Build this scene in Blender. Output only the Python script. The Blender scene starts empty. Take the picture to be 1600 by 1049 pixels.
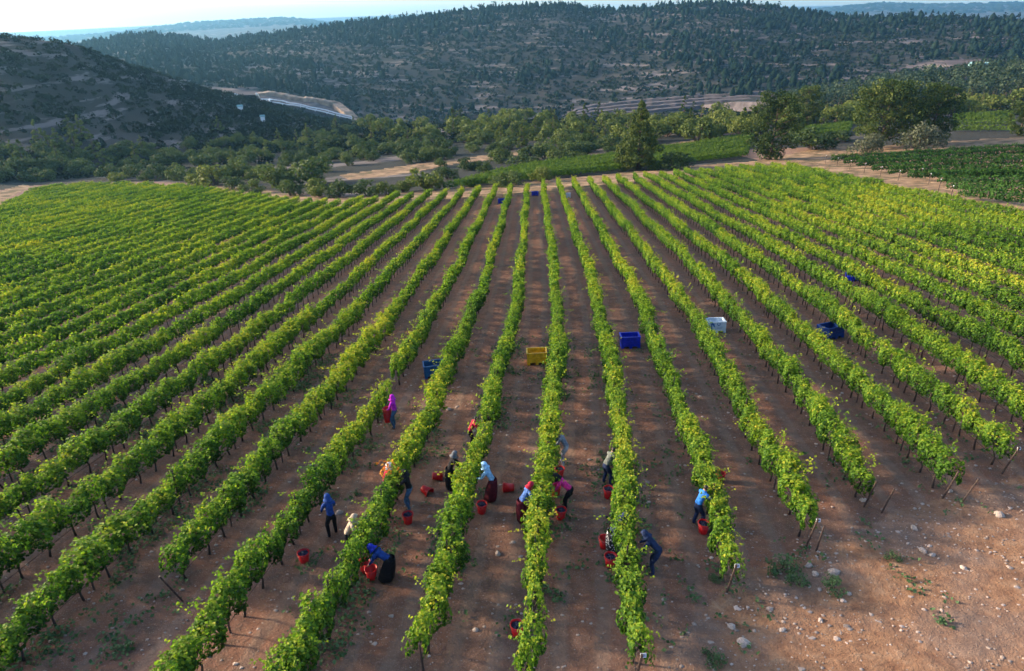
import bpy, math, random
import numpy as np
from mathutils import Vector, Matrix, Quaternion

R = math.radians
rng = np.random.default_rng(7)
random.seed(7)
scene = bpy.context.scene
COL = scene.collection

# ------------------------------------------------------------------ camera
CAMZ = 15.0
PITCH = R(24.9)
FPX = 1066.0                       # focal length in pixels of the 1600 px wide photograph
cam_d = bpy.data.cameras.new('camera')
cam = bpy.data.objects.new('camera', cam_d)
COL.objects.link(cam)
cam.location = (0, 0, CAMZ)
cam.rotation_euler = (R(90) - PITCH, 0, 0)
cam_d.sensor_width = 36.0
cam_d.lens = FPX / 1600 * 36.0
cam_d.clip_start = 0.1
cam_d.clip_end = 30000
scene.camera = cam

# ------------------------------------------------------------------ light
SUN_EL, SUN_AZ = R(15.5), R(-74)     # azimuth from +Y, negative to the left
SUN_FROM = Vector((math.sin(SUN_AZ) * math.cos(SUN_EL), math.cos(SUN_AZ) * math.cos(SUN_EL), math.sin(SUN_EL)))
world = bpy.data.worlds.new('World')
scene.world = world
world.use_nodes = True
wn = world.node_tree
bg = wn.nodes['Background']
sky = wn.nodes.new('ShaderNodeTexSky')
sky.sky_type = 'NISHITA'
sky.sun_disc = False
sky.sun_elevation = SUN_EL
sky.sun_rotation = SUN_AZ
sky.air_density = 0.8
sky.dust_density = 1.8
sky.ozone_density = 1.0
wn.links.new(sky.outputs[0], bg.inputs[0])
bg.inputs[1].default_value = 0.15
sun_d = bpy.data.lights.new('sun', 'SUN')
sun_d.energy = 3.4
sun_d.angle = R(5.0)
sun_d.color = (1.0, 0.80, 0.56)
sun = bpy.data.objects.new('sun', sun_d)
COL.objects.link(sun)
sun.rotation_euler = (-SUN_FROM).to_track_quat('-Z', 'Y').to_euler()

vs = scene.view_settings
vs.view_transform = 'Standard'
vs.look = 'None'
vs.exposure = 1.62
vs.gamma = 1.0
vs.use_curve_mapping = False
scene.render.engine = 'CYCLES'
cy = scene.cycles
cy.use_denoising = True
try:
    cy.denoiser = 'OPENIMAGEDENOISE'
    cy.denoising_input_passes = 'RGB_ALBEDO_NORMAL'
    cy.denoising_prefilter = 'FAST'
except Exception:
    pass
cy.max_bounces = 5
cy.diffuse_bounces = 2
cy.glossy_bounces = 2
cy.transmission_bounces = 3
cy.volume_bounces = 0
cy.transparent_max_bounces = 4
cy.caustics_reflective = False
cy.caustics_refractive = False
scene.render.use_persistent_data = False

# ------------------------------------------------------------------ helpers
def tag(o, label=None, cat=None, group=None, kind=None):
    if label: o['label'] = label
    if cat: o['category'] = cat
    if group: o['group'] = group
    if kind: o['kind'] = kind
    return o

def empty(name, loc=(0, 0, 0), rz=0.0):
    o = bpy.data.objects.new(name, None)
    COL.objects.link(o)
    o.location = loc
    o.rotation_euler = (0, 0, rz)
    o.empty_display_size = 0.2
    return o

def put(name, mesh, parent=None, loc=(0, 0, 0), rot=None, scale=None):
    o = bpy.data.objects.new(name, mesh)
    COL.objects.link(o)
    if parent is not None: o.parent = parent
    o.location = loc
    if rot is not None: o.rotation_euler = rot
    if scale is not None: o.scale = scale
    return o

def mesh_np(name, V, F, mats, attrs=None, smooth=False, midx=None):
    """V (n,3); F: list of arrays (m,3) or (m,4); attrs {name:(array n)} float point attributes"""
    V = np.asarray(V, dtype=np.float32)
    if not isinstance(F, (list, tuple)): F = [F]
    F = [np.asarray(f, dtype=np.int32) for f in F if len(f)]
    me = bpy.data.meshes.new(name)
    me.vertices.add(len(V))
    me.vertices.foreach_set('co', V.ravel())
    nl = sum(f.size for f in F); npoly = sum(len(f) for f in F)
    me.loops.add(nl)
    me.loops.foreach_set('vertex_index', np.concatenate([f.ravel() for f in F]))
    me.polygons.add(npoly)
    sizes = np.concatenate([np.full(len(f), f.shape[1], dtype=np.int32) for f in F])
    starts = np.concatenate([[0], np.cumsum(sizes)[:-1]]).astype(np.int32)
    me.polygons.foreach_set('loop_start', starts)
    if midx is not None: me.polygons.foreach_set('material_index', np.asarray(midx, dtype=np.int32))
    me.update(calc_edges=True)
    me.polygons.foreach_set('use_smooth', np.full(npoly, bool(smooth)))
    for k, a in (attrs or {}).items():
        a = np.asarray(a, dtype=np.float32)
        if a.ndim == 1:
            at = me.attributes.new(k, 'FLOAT', 'POINT'); at.data.foreach_set('value', a)
        else:
            at = me.attributes.new(k, 'FLOAT_COLOR', 'POINT')
            if a.shape[1] == 3: a = np.concatenate([a, np.ones((len(a), 1), np.float32)], 1)
            at.data.foreach_set('color', a.ravel())
    for m in (mats if isinstance(mats, (list, tuple)) else [mats]): me.materials.append(m)
    me.validate()
    return me

class Geo:
    """collects simple solids into one mesh"""
    def __init__(s): s.V = []; s.F4 = []; s.F3 = []; s.n = 0
    def add(s, V, F):
        V = np.asarray(V, float); s.V.append(V)
        for f in F:
            (s.F4 if len(f) == 4 else s.F3).append([i + s.n for i in f])
        s.n += len(V)
    def box(s, lo, hi):
        x0, y0, z0 = lo; x1, y1, z1 = hi
        s.add([(x0,y0,z0),(x1,y0,z0),(x1,y1,z0),(x0,y1,z0),(x0,y0,z1),(x1,y0,z1),(x1,y1,z1),(x0,y1,z1)],
              [(0,3,2,1),(4,5,6,7),(0,1,5,4),(1,2,6,5),(2,3,7,6),(3,0,4,7)])
    def tube(s, pts, rad, n=6, cap=True):
        pts = [np.asarray(p, float) for p in pts]
        if np.isscalar(rad): rad = [rad] * len(pts)
        base = s.n; V = []; F = []
        for i, p in enumerate(pts):
            d = pts[min(i + 1, len(pts) - 1)] - pts[max(i - 1, 0)]
            d = d / (np.linalg.norm(d) + 1e-9)
            a = np.array([1, 0, 0]) if abs(d[0]) < .8 else np.array([0, 1, 0])
            u = np.cross(d, a); u /= np.linalg.norm(u); v = np.cross(d, u)
            for j in range(n):
                t = 2 * math.pi * j / n
                V.append(p + rad[i] * (math.cos(t) * u + math.sin(t) * v))
        for i in range(len(pts) - 1):
            for j in range(n):
                k = (j + 1) % n
                F.append((i*n+j, i*n+k, (i+1)*n+k, (i+1)*n+j))
        if cap:
            V.append(pts[0]); V.append(pts[-1]); c0 = len(V) - 2; m = (len(pts) - 1) * n
            for j in range(n):
                k = (j + 1) % n
                F.append((c0, k, j)); F.append((c0 + 1, m + j, m + k))
        s.add(V, F)
    def lathe(s, prof, n=20, off=(0, 0, 0)):
        V = []; F = []; ox, oy, oz = off
        for r, z in prof:
            for j in range(n):
                t = 2 * math.pi * j / n
                V.append((ox + r * math.cos(t), oy + r * math.sin(t), oz + z))
        for i in range(len(prof) - 1):
            for j in range(n):
                k = (j + 1) % n
                F.append((i*n+j, i*n+k, (i+1)*n+k, (i+1)*n+j))
        s.add(V, F)
    def ell(s, c, r, nu=10, nv=7):
        V = []; F = []
        for i in range(nv + 1):
            p = math.pi * i / nv
            for j in range(nu):
                t = 2 * math.pi * j / nu
                V.append((c[0] + r[0]*math.sin(p)*math.cos(t), c[1] + r[1]*math.sin(p)*math.sin(t), c[2] - r[2]*math.cos(p)))
        for i in range(nv):
            for j in range(nu):
                k = (j + 1) % nu
                F.append((i*nu+j, i*nu+k, (i+1)*nu+k, (i+1)*nu+j))
        s.add(V, F)
    def mesh(s, name, mat, smooth=False, attrs=None):
        V = np.concatenate(s.V)
        F = []
        if s.F4: F.append(np.array(s.F4))
        if s.F3: F.append(np.array(s.F3))
        return mesh_np(name, V, F, mat, attrs, smooth)

# value noise for numpy
_perm = rng.random((256, 256))
def vnoise(x, y):
    x = np.asarray(x, float); y = np.asarray(y, float)
    xi = np.floor(x).astype(int); yi = np.floor(y).astype(int)
    fx = x - xi; fy = y - yi
    fx = fx * fx * (3 - 2 * fx); fy = fy * fy * (3 - 2 * fy)
    g = lambda a, b: _perm[a % 256, b % 256]
    return (g(xi, yi) * (1-fx) + g(xi+1, yi) * fx) * (1-fy) + (g(xi, yi+1) * (1-fx) + g(xi+1, yi+1) * fx) * fy
def fbm(x, y, o=4):
    t = 0; a = .5; s = 0
    for i in range(o):
        t = t + a * vnoise(x * 2**i + 17 * i, y * 2**i + 5 * i); s += a; a *= .5
    return t / s

# ------------------------------------------------------------------ the lie of the land
SP, CP = math.sin(PITCH), math.cos(PITCH)
def ray(x, y):
    """photo pixel -> (azimuth, fall per metre of horizontal distance)"""
    u = (x - 800) / FPX; v = (y - 524.5) / FPX
    fy = CP - v * SP; dz = -(SP + v * CP); h = np.sqrt(u * u + fy * fy)
    return np.arctan2(u, fy), dz / h
def plane(x, y):
    return 0.22 - 0.1175 * y + 0.0518 * x

XS = np.array([-500, 0, 200, 340, 420, 500, 650, 800, 900, 1000, 1100, 1200, 1300, 1400, 1600, 2100.])
def xi(x, xs, ys): return np.interp(x, xs, ys)
RIDGE_X = [-500, 100, 170, 240, 330, 350, 420, 520, 600, 700, 800, 870, 940, 1000, 1080, 1160, 1230, 1300, 1400, 1500, 1600, 2100]
RIDGE_Y = [95, 80, 64, 54, 66, 66, 56, 42, 33, 22, 11, 9, 18, 15, 6, 9, 20, 28, 27, 29, 34, 50]
FAR_X = [-500, 0, 100, 200, 300, 400, 470, 520, 600, 800, 1200, 1270, 1350, 1450, 1600, 2100]
FAR_Y = [62, 60, 58, 50, 36, 30, 27, 35, 45, 48, 24, 13, 4, 7, 2, 10]
NAZ, NR = 241, 420
AZG = np.linspace(R(-62), R(62), NAZ)
LRG = np.linspace(math.log(150), math.log(13500), NR)
RG = np.exp(LRG)
def far_table():
    # image x of every azimuth column (near the horizon line)
    xg = np.linspace(-900, 2500, 3401)
    azx, _ = ray(xg, np.full_like(xg, 120.0))
    T = np.zeros((NAZ, NR))
    for i, az in enumerate(AZG):
        x = float(np.interp(az, azx, xg))
        def zz(y, r): return CAMZ + r * float(ray(x, y)[1])
        rs = [150., 200.]; zs = [float(plane(r * math.sin(az), r * math.cos(az))) for r in rs]
        rs.append(270.); zs.append(zz(xi(x, [0, 800, 1600], [283, 222, 194]), 270))
        rs.append(420.); zs.append(zz(xi(x, [0, 800, 1600], [225, 191, 168]), 420))
        foot = xi(x, [0, 340, 450, 540, 650, 800, 900, 1000, 1100, 1200, 1300, 1600], [150, 152, 164, 181, 186, 190, 186, 176, 166, 158, 152, 152])
        zf = zz(foot, 720)
        rs.append(560.); zs.append(min(zf + 1, zz(196, 560)))
        rs.append(640.); zs.append(zf - 2)
        rs.append(720.); zs.append(zf)
        yr = xi(x, RIDGE_X, RIDGE_Y); rr = xi(x, [0, 340, 800, 1600], [1500, 1480, 1350, 1250]); zr = zz(yr, rr)
        for t, e in ((.25, .22), (.5, .5), (.75, .78)):
            rs.append(720 + (rr - 720) * t); zs.append(zf + (zr - zf) * e)
        rs.append(rr); zs.append(zr)
        rs.append(rr + 60); zs.append(zr - 4)
        rs.append(rr + 500); zs.append(zr - 110)
        yf = xi(x, FAR_X, FAR_Y)
        rs.append(2700.); zs.append(zr - 130)
        rs.append(7000.); zs.append(zz(yf, 7000))
        rs.append(8000.); zs.append(zz(yf, 7000) - 250)
        rs.append(11500.); zs.append(zz(xi(x, [0, 150, 400, 700, 1000, 1300, 1600], [52, 45, 32, 20, 14, 8, 10]), 11500))
        rs.append(13500.); zs.append(-300)
        z = np.interp(RG, rs, zs)
        # hill on the left
        if x < 620:
            rf = xi(x, [-500, 0, 300, 540], [250, 255, 300, 400]); rr2 = xi(x, [-500, 0, 300, 560], [450, 470, 540, 620])
            yl = xi(x, [-500, 0, 80, 130, 190, 250, 330, 420, 500, 560, 620], [46, 52, 57, 69, 95, 116, 141, 166, 188, 200, 215])
            zb = float(np.interp(rf, RG, z)); zt = CAMZ + rr2 * float(ray(x, yl)[1])
            t = np.clip((RG - rf) / (rr2 - rf), 0, 1)
            zl = zb + (zt - zb) * (t * .75 + .25 * (t * t * (3 - 2 * t)))
            zl = np.where(RG > rr2, zt - (RG - rr2) * .35, zl)
            zl = np.where(RG < rf, -999, zl)
            z = np.maximum(z, zl)
        # wooded spur on the right
        if x > 1180:
            rf, rr3 = 400., 610.
            ys = xi(x, [1180, 1230, 1290, 1400, 1500, 1600, 2100], [172, 160, 146, 126, 113, 106, 95])
            zb = float(np.interp(rf, RG, z)) - 3; zt = CAMZ + rr3 * float(ray(x, ys)[1])
            t = np.clip((RG - rf) / (rr3 - rf), 0, 1)
            zl = zb + (zt - zb) * t
            zl = np.where(RG > rr3, zt - (RG - rr3) * .4, zl)
            zl = np.where(RG < rf, -999, zl)
            z = np.maximum(z, zl)
        T[i] = z
    for _ in range(2):
        T[1:-1] = .25 * T[:-2] + .5 * T[1:-1] + .25 * T[2:]
    return T
TAB = far_table()
def ground(x, y):
    x = np.asarray(x, float); y = np.asarray(y, float)
    r = np.sqrt(x * x + y * y); az = np.arctan2(x, y)
    p = plane(np.clip(x, -260, 260), np.clip(y, -60, 400))
    a = np.clip((az - AZG[0]) / (AZG[1] - AZG[0]), 0, NAZ - 1.001); b = np.clip((np.log(np.maximum(r, 1)) - LRG[0]) / (LRG[1] - LRG[0]), 0, NR - 1.001)
    ia = a.astype(int); ib = b.astype(int); fa = a - ia; fb = b - ib
    t = (TAB[ia, ib] * (1-fa) + TAB[ia+1, ib] * fa) * (1-fb) + (TAB[ia, ib+1] * (1-fa) + TAB[ia+1, ib+1] * fa) * fb
    n = (fbm(x / 45, y / 45) - .5) * np.clip((r - 240) / 400, 0, 1) * 7
    t = t + n * np.clip(1 - (r - 3000) / 2000, 0.2, 1)
    k = np.clip((r - 165) / 40, 0, 1) * np.clip((R(100) - np.abs(az)) / R(25), 0, 1); k = k * k * (3 - 2 * k)
    return p * (1 - k) + t * k
def gz(x, y): return float(ground(np.array([x]), np.array([y]))[0])
def G(px, py, up=0.0):
    """the ground point (lifted by up metres) that the photograph shows at a pixel; marches along the ray"""
    az, sl = ray(float(px), float(py))
    r = np.exp(np.linspace(math.log(6), math.log(5000), 6000))
    zz = CAMZ + r * sl
    d = zz - (ground(r * math.sin(az), r * math.cos(az)) + up)
    i = int(np.argmax(d < 0)) if (d < 0).any() else len(r) - 1
    if i == 0: rr = r[0]
    else:
        t = d[i-1] / (d[i-1] - d[i] + 1e-12); rr = r[i-1] + (r[i] - r[i-1]) * t
    x, y = rr * math.sin(az), rr * math.cos(az)
    return Vector((x, y, gz(x, y)))
def poly_w(pts): return np.array([[p.x, p.y] for p in (G(*q) for q in pts)])
def inside(P, x, y):
    x = np.asarray(x); y = np.asarray(y)
    c = np.zeros(x.shape, bool); n = len(P)
    for i in range(n):
        x0, y0 = P[i]; x1, y1 = P[i-1]
        m = ((y0 > y) != (y1 > y)) & (x < (x1 - x0) * (y - y0) / (y1 - y0 + 1e-12) + x0)
        c ^= m
    return c

# ------------------------------------------------------------------ materials
def new_mat(name):
    m = bpy.data.materials.new(name); m.use_nodes = True
    nt = m.node_tree
    b = nt.nodes['Principled BSDF']
    return m, nt, b
def N(nt, t, **kw):
    n = nt.nodes.new(t)
    for k, v in kw.items(): setattr(n, k, v)
    return n
def ramp(nt, stops, interp='LINEAR'):
    n = nt.nodes.new('ShaderNodeValToRGB'); cr = n.color_ramp; cr.interpolation = interp
    while len(cr.elements) < len(stops): cr.elements.new(0.5)
    for e, (p, c) in zip(cr.elements, stops):
        e.position = p; e.color = (*c, 1)
    return n
def mixrgb(nt, fac, a, b, blend='MIX'):
    n = nt.nodes.new('ShaderNodeMix'); n.data_type = 'RGBA'; n.blend_type = blend
    for sock, v in ((n.inputs[0], fac), (n.inputs[6], a), (n.inputs[7], b)):
        if isinstance(v, bpy.types.NodeSocket): nt.links.new(v, sock)
        elif isinstance(v, tuple): sock.default_value = (*v, 1)
        else: sock.default_value = v
    return n.outputs[2]
def math_n(nt, op, a, b=None, c=None, clamp=False):
    n = nt.nodes.new('ShaderNodeMath'); n.operation = op; n.use_clamp = clamp
    for i, v in enumerate((a, b, c)):
        if v is None: continue
        if isinstance(v, bpy.types.NodeSocket): nt.links.new(v, n.inputs[i])
        else: n.inputs[i].default_value = v
    return n.outputs[0]
def noise(nt, vec, scale, detail=4, rough=.55):
    n = nt.nodes.new('ShaderNodeTexNoise'); n.inputs['Scale'].default_value = scale
    n.inputs['Detail'].default_value = detail; n.inputs['Roughness'].default_value = rough
    nt.links.new(vec, n.inputs['Vector'])
    return n
def sstep(nt, v, lo, hi):
    n = nt.nodes.new('ShaderNodeMapRange'); n.interpolation_type = 'SMOOTHSTEP'
    nt.links.new(v, n.inputs[0]); n.inputs[1].default_value = lo; n.inputs[2].default_value = hi
    return n.outputs[0]

def leaf_mat(name, stops, trans=.35, rough=.6, spec=.12, objvar=.25, tcol=(1.15, 1.3, .5), vigour=False):
    m, nt, b = new_mat(name)
    at = N(nt, 'ShaderNodeAttribute', attribute_name='tint')
    oi = N(nt, 'ShaderNodeObjectInfo')
    v = math_n(nt, 'ADD', at.outputs['Fac'], math_n(nt, 'MULTIPLY', math_n(nt, 'SUBTRACT', oi.outputs['Random'], .5), objvar))
    if vigour:      # the object's own colour carries how vigorous that stretch of vines is
        vg = N(nt, 'ShaderNodeSeparateColor'); nt.links.new(oi.outputs['Color'], vg.inputs[0])
        v = math_n(nt, 'ADD', v, math_n(nt, 'MULTIPLY', math_n(nt, 'SUBTRACT', vg.outputs[0], .5), .5))
    rp = ramp(nt, stops); nt.links.new(v, rp.inputs[0])
    nt.links.new(rp.outputs[0], b.inputs['Base Color'])
    b.inputs['Roughness'].default_value = rough
    b.inputs['Specular IOR Level'].default_value = spec
    tr = N(nt, 'ShaderNodeBsdfTranslucent')
    nt.links.new(mixrgb(nt, 1.0, rp.outputs[0], tcol, 'MULTIPLY'), tr.inputs[0])
    mx = N(nt, 'ShaderNodeMixShader'); mx.inputs[0].default_value = trans
    nt.links.new(b.outputs[0], mx.inputs[1]); nt.links.new(tr.outputs[0], mx.inputs[2])
    nt.links.new(mx.outputs[0], nt.nodes['Material Output'].inputs[0])
    return m
def plain_mat(name, col, rough=.7, var=.25, scale=6., spec=.3, bump=0.0, objvar=0.0):
    m, nt, b = new_mat(name)
    tc = N(nt, 'ShaderNodeTexCoord')
    ns = noise(nt, tc.outputs['Object'], scale, 5)
    lo = tuple(c * (1 - var) for c in col); hi = tuple(min(1, c * (1 + var)) for c in col)
    rp = ramp(nt, [(.3, lo), (.7, hi)]); nt.links.new(ns.outputs[0], rp.inputs[0])
    out = rp.outputs[0]
    if objvar:
        oi = N(nt, 'ShaderNodeObjectInfo')
        hs = N(nt, 'ShaderNodeHueSaturation'); nt.links.new(out, hs.inputs['Color'])
        nt.links.new(math_n(nt, 'ADD', 1 - objvar / 2, math_n(nt, 'MULTIPLY', oi.outputs['Random'], objvar)), hs.inputs['Value'])
        out = hs.outputs[0]
    nt.links.new(out, b.inputs['Base Color'])
    b.inputs['Roughness'].default_value = rough
    b.inputs['Specular IOR Level'].default_value = spec
    if bump:
        bp = N(nt, 'ShaderNodeBump'); bp.inputs['Strength'].default_value = bump; bp.inputs['Distance'].default_value = .02
        nt.links.new(ns.outputs[0], bp.inputs['Height']); nt.links.new(bp.outputs[0], b.inputs['Normal'])
    return m

M = {}
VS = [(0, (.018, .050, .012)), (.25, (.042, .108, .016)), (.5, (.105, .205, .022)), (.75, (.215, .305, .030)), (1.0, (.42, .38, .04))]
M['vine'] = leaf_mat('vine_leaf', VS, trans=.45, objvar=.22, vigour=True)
M['vine_dark'] = leaf_mat('dark_vine_leaf', [(0, (.016, .048, .013)), (.5, (.036, .095, .019)), (1, (.075, .16, .027))], trans=.3)
M['vine_far'] = leaf_mat('far_vine_leaf', [(0, (.045, .095, .018)), (.5, (.095, .16, .028)), (1, (.17, .23, .04))], trans=.35)
M['autumn'] = leaf_mat('autumn_leaf', [(0, (.30, .20, .02)), (.5, (.45, .22, .03)), (1, (.55, .12, .03))], trans=.4)
M['bush'] = leaf_mat('scrub_leaf', [(0, (.022, .040, .015)), (.5, (.060, .092, .029)), (1, (.130, .155, .048))], trans=.22, objvar=.5)
M['bush_lt'] = leaf_mat('young_pine_needles', [(0, (.050, .075, .020)), (.5, (.110, .140, .034)), (1, (.20, .21, .05))], trans=.25, objvar=.4)
M['olive'] = leaf_mat('olive_leaf', [(0, (.040, .050, .030)), (.5, (.085, .095, .060)), (1, (.16, .17, .11))], trans=.2, objvar=.3)
M['pine'] = leaf_mat('pine_needles', [(0, (.014, .032, .010)), (.5, (.054, .082, .020)), (1, (.160, .170, .036))], trans=.22, objvar=.3)
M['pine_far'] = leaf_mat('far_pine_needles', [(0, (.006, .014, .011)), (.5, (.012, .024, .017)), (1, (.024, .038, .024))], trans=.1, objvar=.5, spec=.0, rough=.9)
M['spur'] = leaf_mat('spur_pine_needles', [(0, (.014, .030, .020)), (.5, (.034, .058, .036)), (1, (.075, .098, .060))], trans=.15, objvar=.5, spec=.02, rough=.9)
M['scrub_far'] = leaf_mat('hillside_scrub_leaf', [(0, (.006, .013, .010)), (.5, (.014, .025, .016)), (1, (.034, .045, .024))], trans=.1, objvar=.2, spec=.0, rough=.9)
M['weed'] = leaf_mat('weed_leaf', [(0, (.040, .085, .036)), (.5, (.085, .150, .065)), (1, (.14, .21, .10))], trans=.3)
M['bark'] = plain_mat('vine_bark', (.050, .036, .030), .9, .4, 14, bump=.5)
M['tree_bark'] = plain_mat('tree_bark', (.085, .062, .048), .9, .4, 4, bump=.6)
M['steel'] = plain_mat('rusty_steel_post', (.060, .040, .034), .75, .4, 10)
M['wire'] = plain_mat('trellis_wire', (.10, .095, .09), .5, .2, 10)
M['sign'] = plain_mat('white_plate', (.62, .64, .68), .5, .1, 10)
M['ink'] = plain_mat('dark_print', (.03, .05, .16), .6, .1, 10)
M['red'] = plain_mat('red_bucket_plastic', (.52, .008, .012), .42, .18, 9, spec=.4, objvar=.25)
M['grape'] = plain_mat('dark_grapes', (.020, .022, .060), .45, .5, 40, objvar=.2)
M['yellow'] = plain_mat('yellow_bin_plastic', (.80, .43, .015), .5, .32, 3.5, bump=.3)
M['blue'] = plain_mat('blue_bin_plastic', (.006, .022, .42), .45, .32, 3.5, bump=.3)
M['blue2'] = plain_mat('dark_blue_bin_plastic', (.010, .040, .20), .45, .32, 3.5, bump=.3)
M['teal'] = plain_mat('faded_blue_bin_plastic', (.010, .085, .23), .5, .32, 3.5, bump=.3)
M['pale'] = plain_mat('pale_blue_bin_plastic', (.60, .70, .80), .5, .12, 5)
M['grey'] = plain_mat('grey_bin_plastic', (.66, .68, .72), .5, .12, 5)
M['print'] = plain_mat('blue_bin_print', (.03, .14, .38), .5, .2, 8)
M['stone'] = plain_mat('limestone', (.36, .29, .25), .9, .3, 7, bump=.6, objvar=.3)
M['gravel'] = plain_mat('gravel_stone', (.34, .265, .225), .9, .45, .8)
M['asphalt'] = plain_mat('asphalt', (.055, .055, .06), .9, .2, .2)
M['rail'] = plain_mat('pale_guard_rail', (.74, .75, .76), .5, .05, 1)
M['roof'] = plain_mat('greenhouse_sheet', (.20, .36, .38), .4, .1, .3)

def ground_mat():
    m, nt, b = new_mat('soil_and_rock')
    geo = N(nt, 'ShaderNodeNewGeometry'); P = geo.outputs['Position']
    z = N(nt, 'ShaderNodeAttribute', attribute_name='zone'); sp = N(nt, 'ShaderNodeSeparateColor'); nt.links.new(z.outputs['Color'], sp.inputs[0])
    zt, zh, zc = sp.outputs
    zr = z.outputs['Alpha']
    n1 = noise(nt, P, .35, 6); n2 = noise(nt, P, 2.3, 6, .65); n3 = noise(nt, P, 14, 4, .7); n4 = noise(nt, P, .012, 6, .6)
    # vineyard soil
    soil = ramp(nt, [(.25, (.110, .052, .036)), (.5, (.195, .100, .068)), (.75, (.31, .18, .128))]); nt.links.new(n2.outputs[0], soil.inputs[0])
    pat = ramp(nt, [(.35, (.132, .092, .072)), (.65, (.245, .112, .070))]); nt.links.new(n1.outputs[0], pat.inputs[0])
    c = mixrgb(nt, .5, soil.outputs[0], pat.outputs[0])
    grit = sstep(nt, n3.outputs[0], .58, .70)
    c = mixrgb(nt, math_n(nt, 'MULTIPLY', grit, .55), c, (.40, .31, .26))
    vo = N(nt, 'ShaderNodeTexVoronoi'); vo.inputs['Scale'].default_value = 7; nt.links.new(P, vo.inputs['Vector'])
    peb = math_n(nt, 'MULTIPLY', math_n(nt, 'SUBTRACT', 1.0, sstep(nt, vo.outputs['Distance'], .10, .22)), math_n(nt, 'MAXIMUM', sstep(nt, n1.outputs[0], .42, .62), zr))
    vo2 = N(nt, 'ShaderNodeTexVoronoi'); vo2.inputs['Scale'].default_value = 19; nt.links.new(P, vo2.inputs['Vector'])
    peb2 = math_n(nt, 'MULTIPLY', math_n(nt, 'SUBTRACT', 1.0, sstep(nt, vo2.outputs['Distance'], .14, .30)), sstep(nt, n2.outputs[0], .40, .58))
    c = mixrgb(nt, math_n(nt, 'MULTIPLY', peb, .6), c, (.44, .35, .30))
    # wheel tracks along each aisle, leaf litter under the rows
    ai = N(nt, 'ShaderNodeAttribute', attribute_name='aisle').outputs['Fac']
    aw = math_n(nt, 'ADD', ai, math_n(nt, 'MULTIPLY', math_n(nt, 'SUBTRACT', n1.outputs[0], .5), .35))
    wheel = math_n(nt, 'MULTIPLY', sstep(nt, aw, .38, .50), math_n(nt, 'SUBTRACT', 1.0, sstep(nt, aw, .66, .80)))
    c = mixrgb(nt, math_n(nt, 'MULTIPLY', wheel, .42), c, mixrgb(nt, n2.outputs[0], (.150, .105, .080), (.31, .225, .175)))
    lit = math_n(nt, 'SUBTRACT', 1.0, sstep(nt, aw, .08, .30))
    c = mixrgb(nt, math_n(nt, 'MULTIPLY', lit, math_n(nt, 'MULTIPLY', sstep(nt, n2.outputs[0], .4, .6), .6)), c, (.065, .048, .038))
    # bare open ground, warm sun brightness painted in as lighter, more orange soil
    op = ramp(nt, [(.3, (.165, .082, .050)), (.55, (.275, .150, .086)), (.8, (.36, .235, .155))]); nt.links.new(n2.outputs[0], op.inputs[0])
    c = mixrgb(nt, math_n(nt, 'MULTIPLY', zr, sstep(nt, n1.outputs[0], .35, .6)), c, op.outputs[0])
    # dry grass on the tracks and clearings
    dry = ramp(nt, [(.36, (.095, .080, .042)), (.5, (.22, .142, .085)), (.64, (.36, .24, .15))]); nt.links.new(n1.outputs[0], dry.inputs[0])
    f = sstep(nt, math_n(nt, 'ADD', zt, math_n(nt, 'MULTIPLY', math_n(nt, 'SUBTRACT', n1.outputs[0], .5), .9)), .35, .65)
    c = mixrgb(nt, f, c, dry.outputs[0])
    # hillside: dark earth and grasses with pale ledges of rock
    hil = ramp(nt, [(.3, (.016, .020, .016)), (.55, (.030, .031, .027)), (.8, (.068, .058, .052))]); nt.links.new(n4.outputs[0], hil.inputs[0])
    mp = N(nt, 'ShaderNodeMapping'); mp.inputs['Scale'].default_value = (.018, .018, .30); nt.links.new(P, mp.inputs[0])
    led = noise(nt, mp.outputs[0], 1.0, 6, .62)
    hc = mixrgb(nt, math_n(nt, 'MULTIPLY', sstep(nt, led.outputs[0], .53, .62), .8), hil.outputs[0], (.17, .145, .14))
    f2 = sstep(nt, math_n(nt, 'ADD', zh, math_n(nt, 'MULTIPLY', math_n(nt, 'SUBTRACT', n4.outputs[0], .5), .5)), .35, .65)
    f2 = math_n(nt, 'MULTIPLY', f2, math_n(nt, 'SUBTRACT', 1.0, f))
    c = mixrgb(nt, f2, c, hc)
    # cut banks and terraces
    cut = ramp(nt, [(.35, (.070, .058, .060)), (.5, (.115, .092, .088)), (.68, (.25, .195, .165))]); nt.links.new(led.outputs[0], cut.inputs[0])
    c = mixrgb(nt, sstep(nt, zc, .3, .6), c, cut.outputs[0])
    c = mixrgb(nt, math_n(nt, 'MULTIPLY', peb2, math_n(nt, 'MULTIPLY', .5, math_n(nt, 'SUBTRACT', 1.0, math_n(nt, 'MAXIMUM', zh, zc)))), c, (.47, .37, .30))
    nt.links.new(c, b.inputs['Base Color'])
    b.inputs['Roughness'].default_value = .95
    b.inputs['Specular IOR Level'].default_value = .12
    bp = N(nt, 'ShaderNodeBump'); bp.inputs['Strength'].default_value = .9; bp.inputs['Distance'].default_value = .10
    h = math_n(nt, 'ADD', math_n(nt, 'MULTIPLY', n2.outputs[0], 1.2), math_n(nt, 'MULTIPLY', n3.outputs[0], .5))
    nt.links.new(math_n(nt, 'ADD', h, math_n(nt, 'ADD', math_n(nt, 'MULTIPLY', peb, .35), math_n(nt, 'MULTIPLY', peb2, .25))), bp.inputs['Height'])
    nt.links.new(bp.outputs[0], b.inputs['Normal'])
    return m
M['ground'] = ground_mat()

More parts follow.
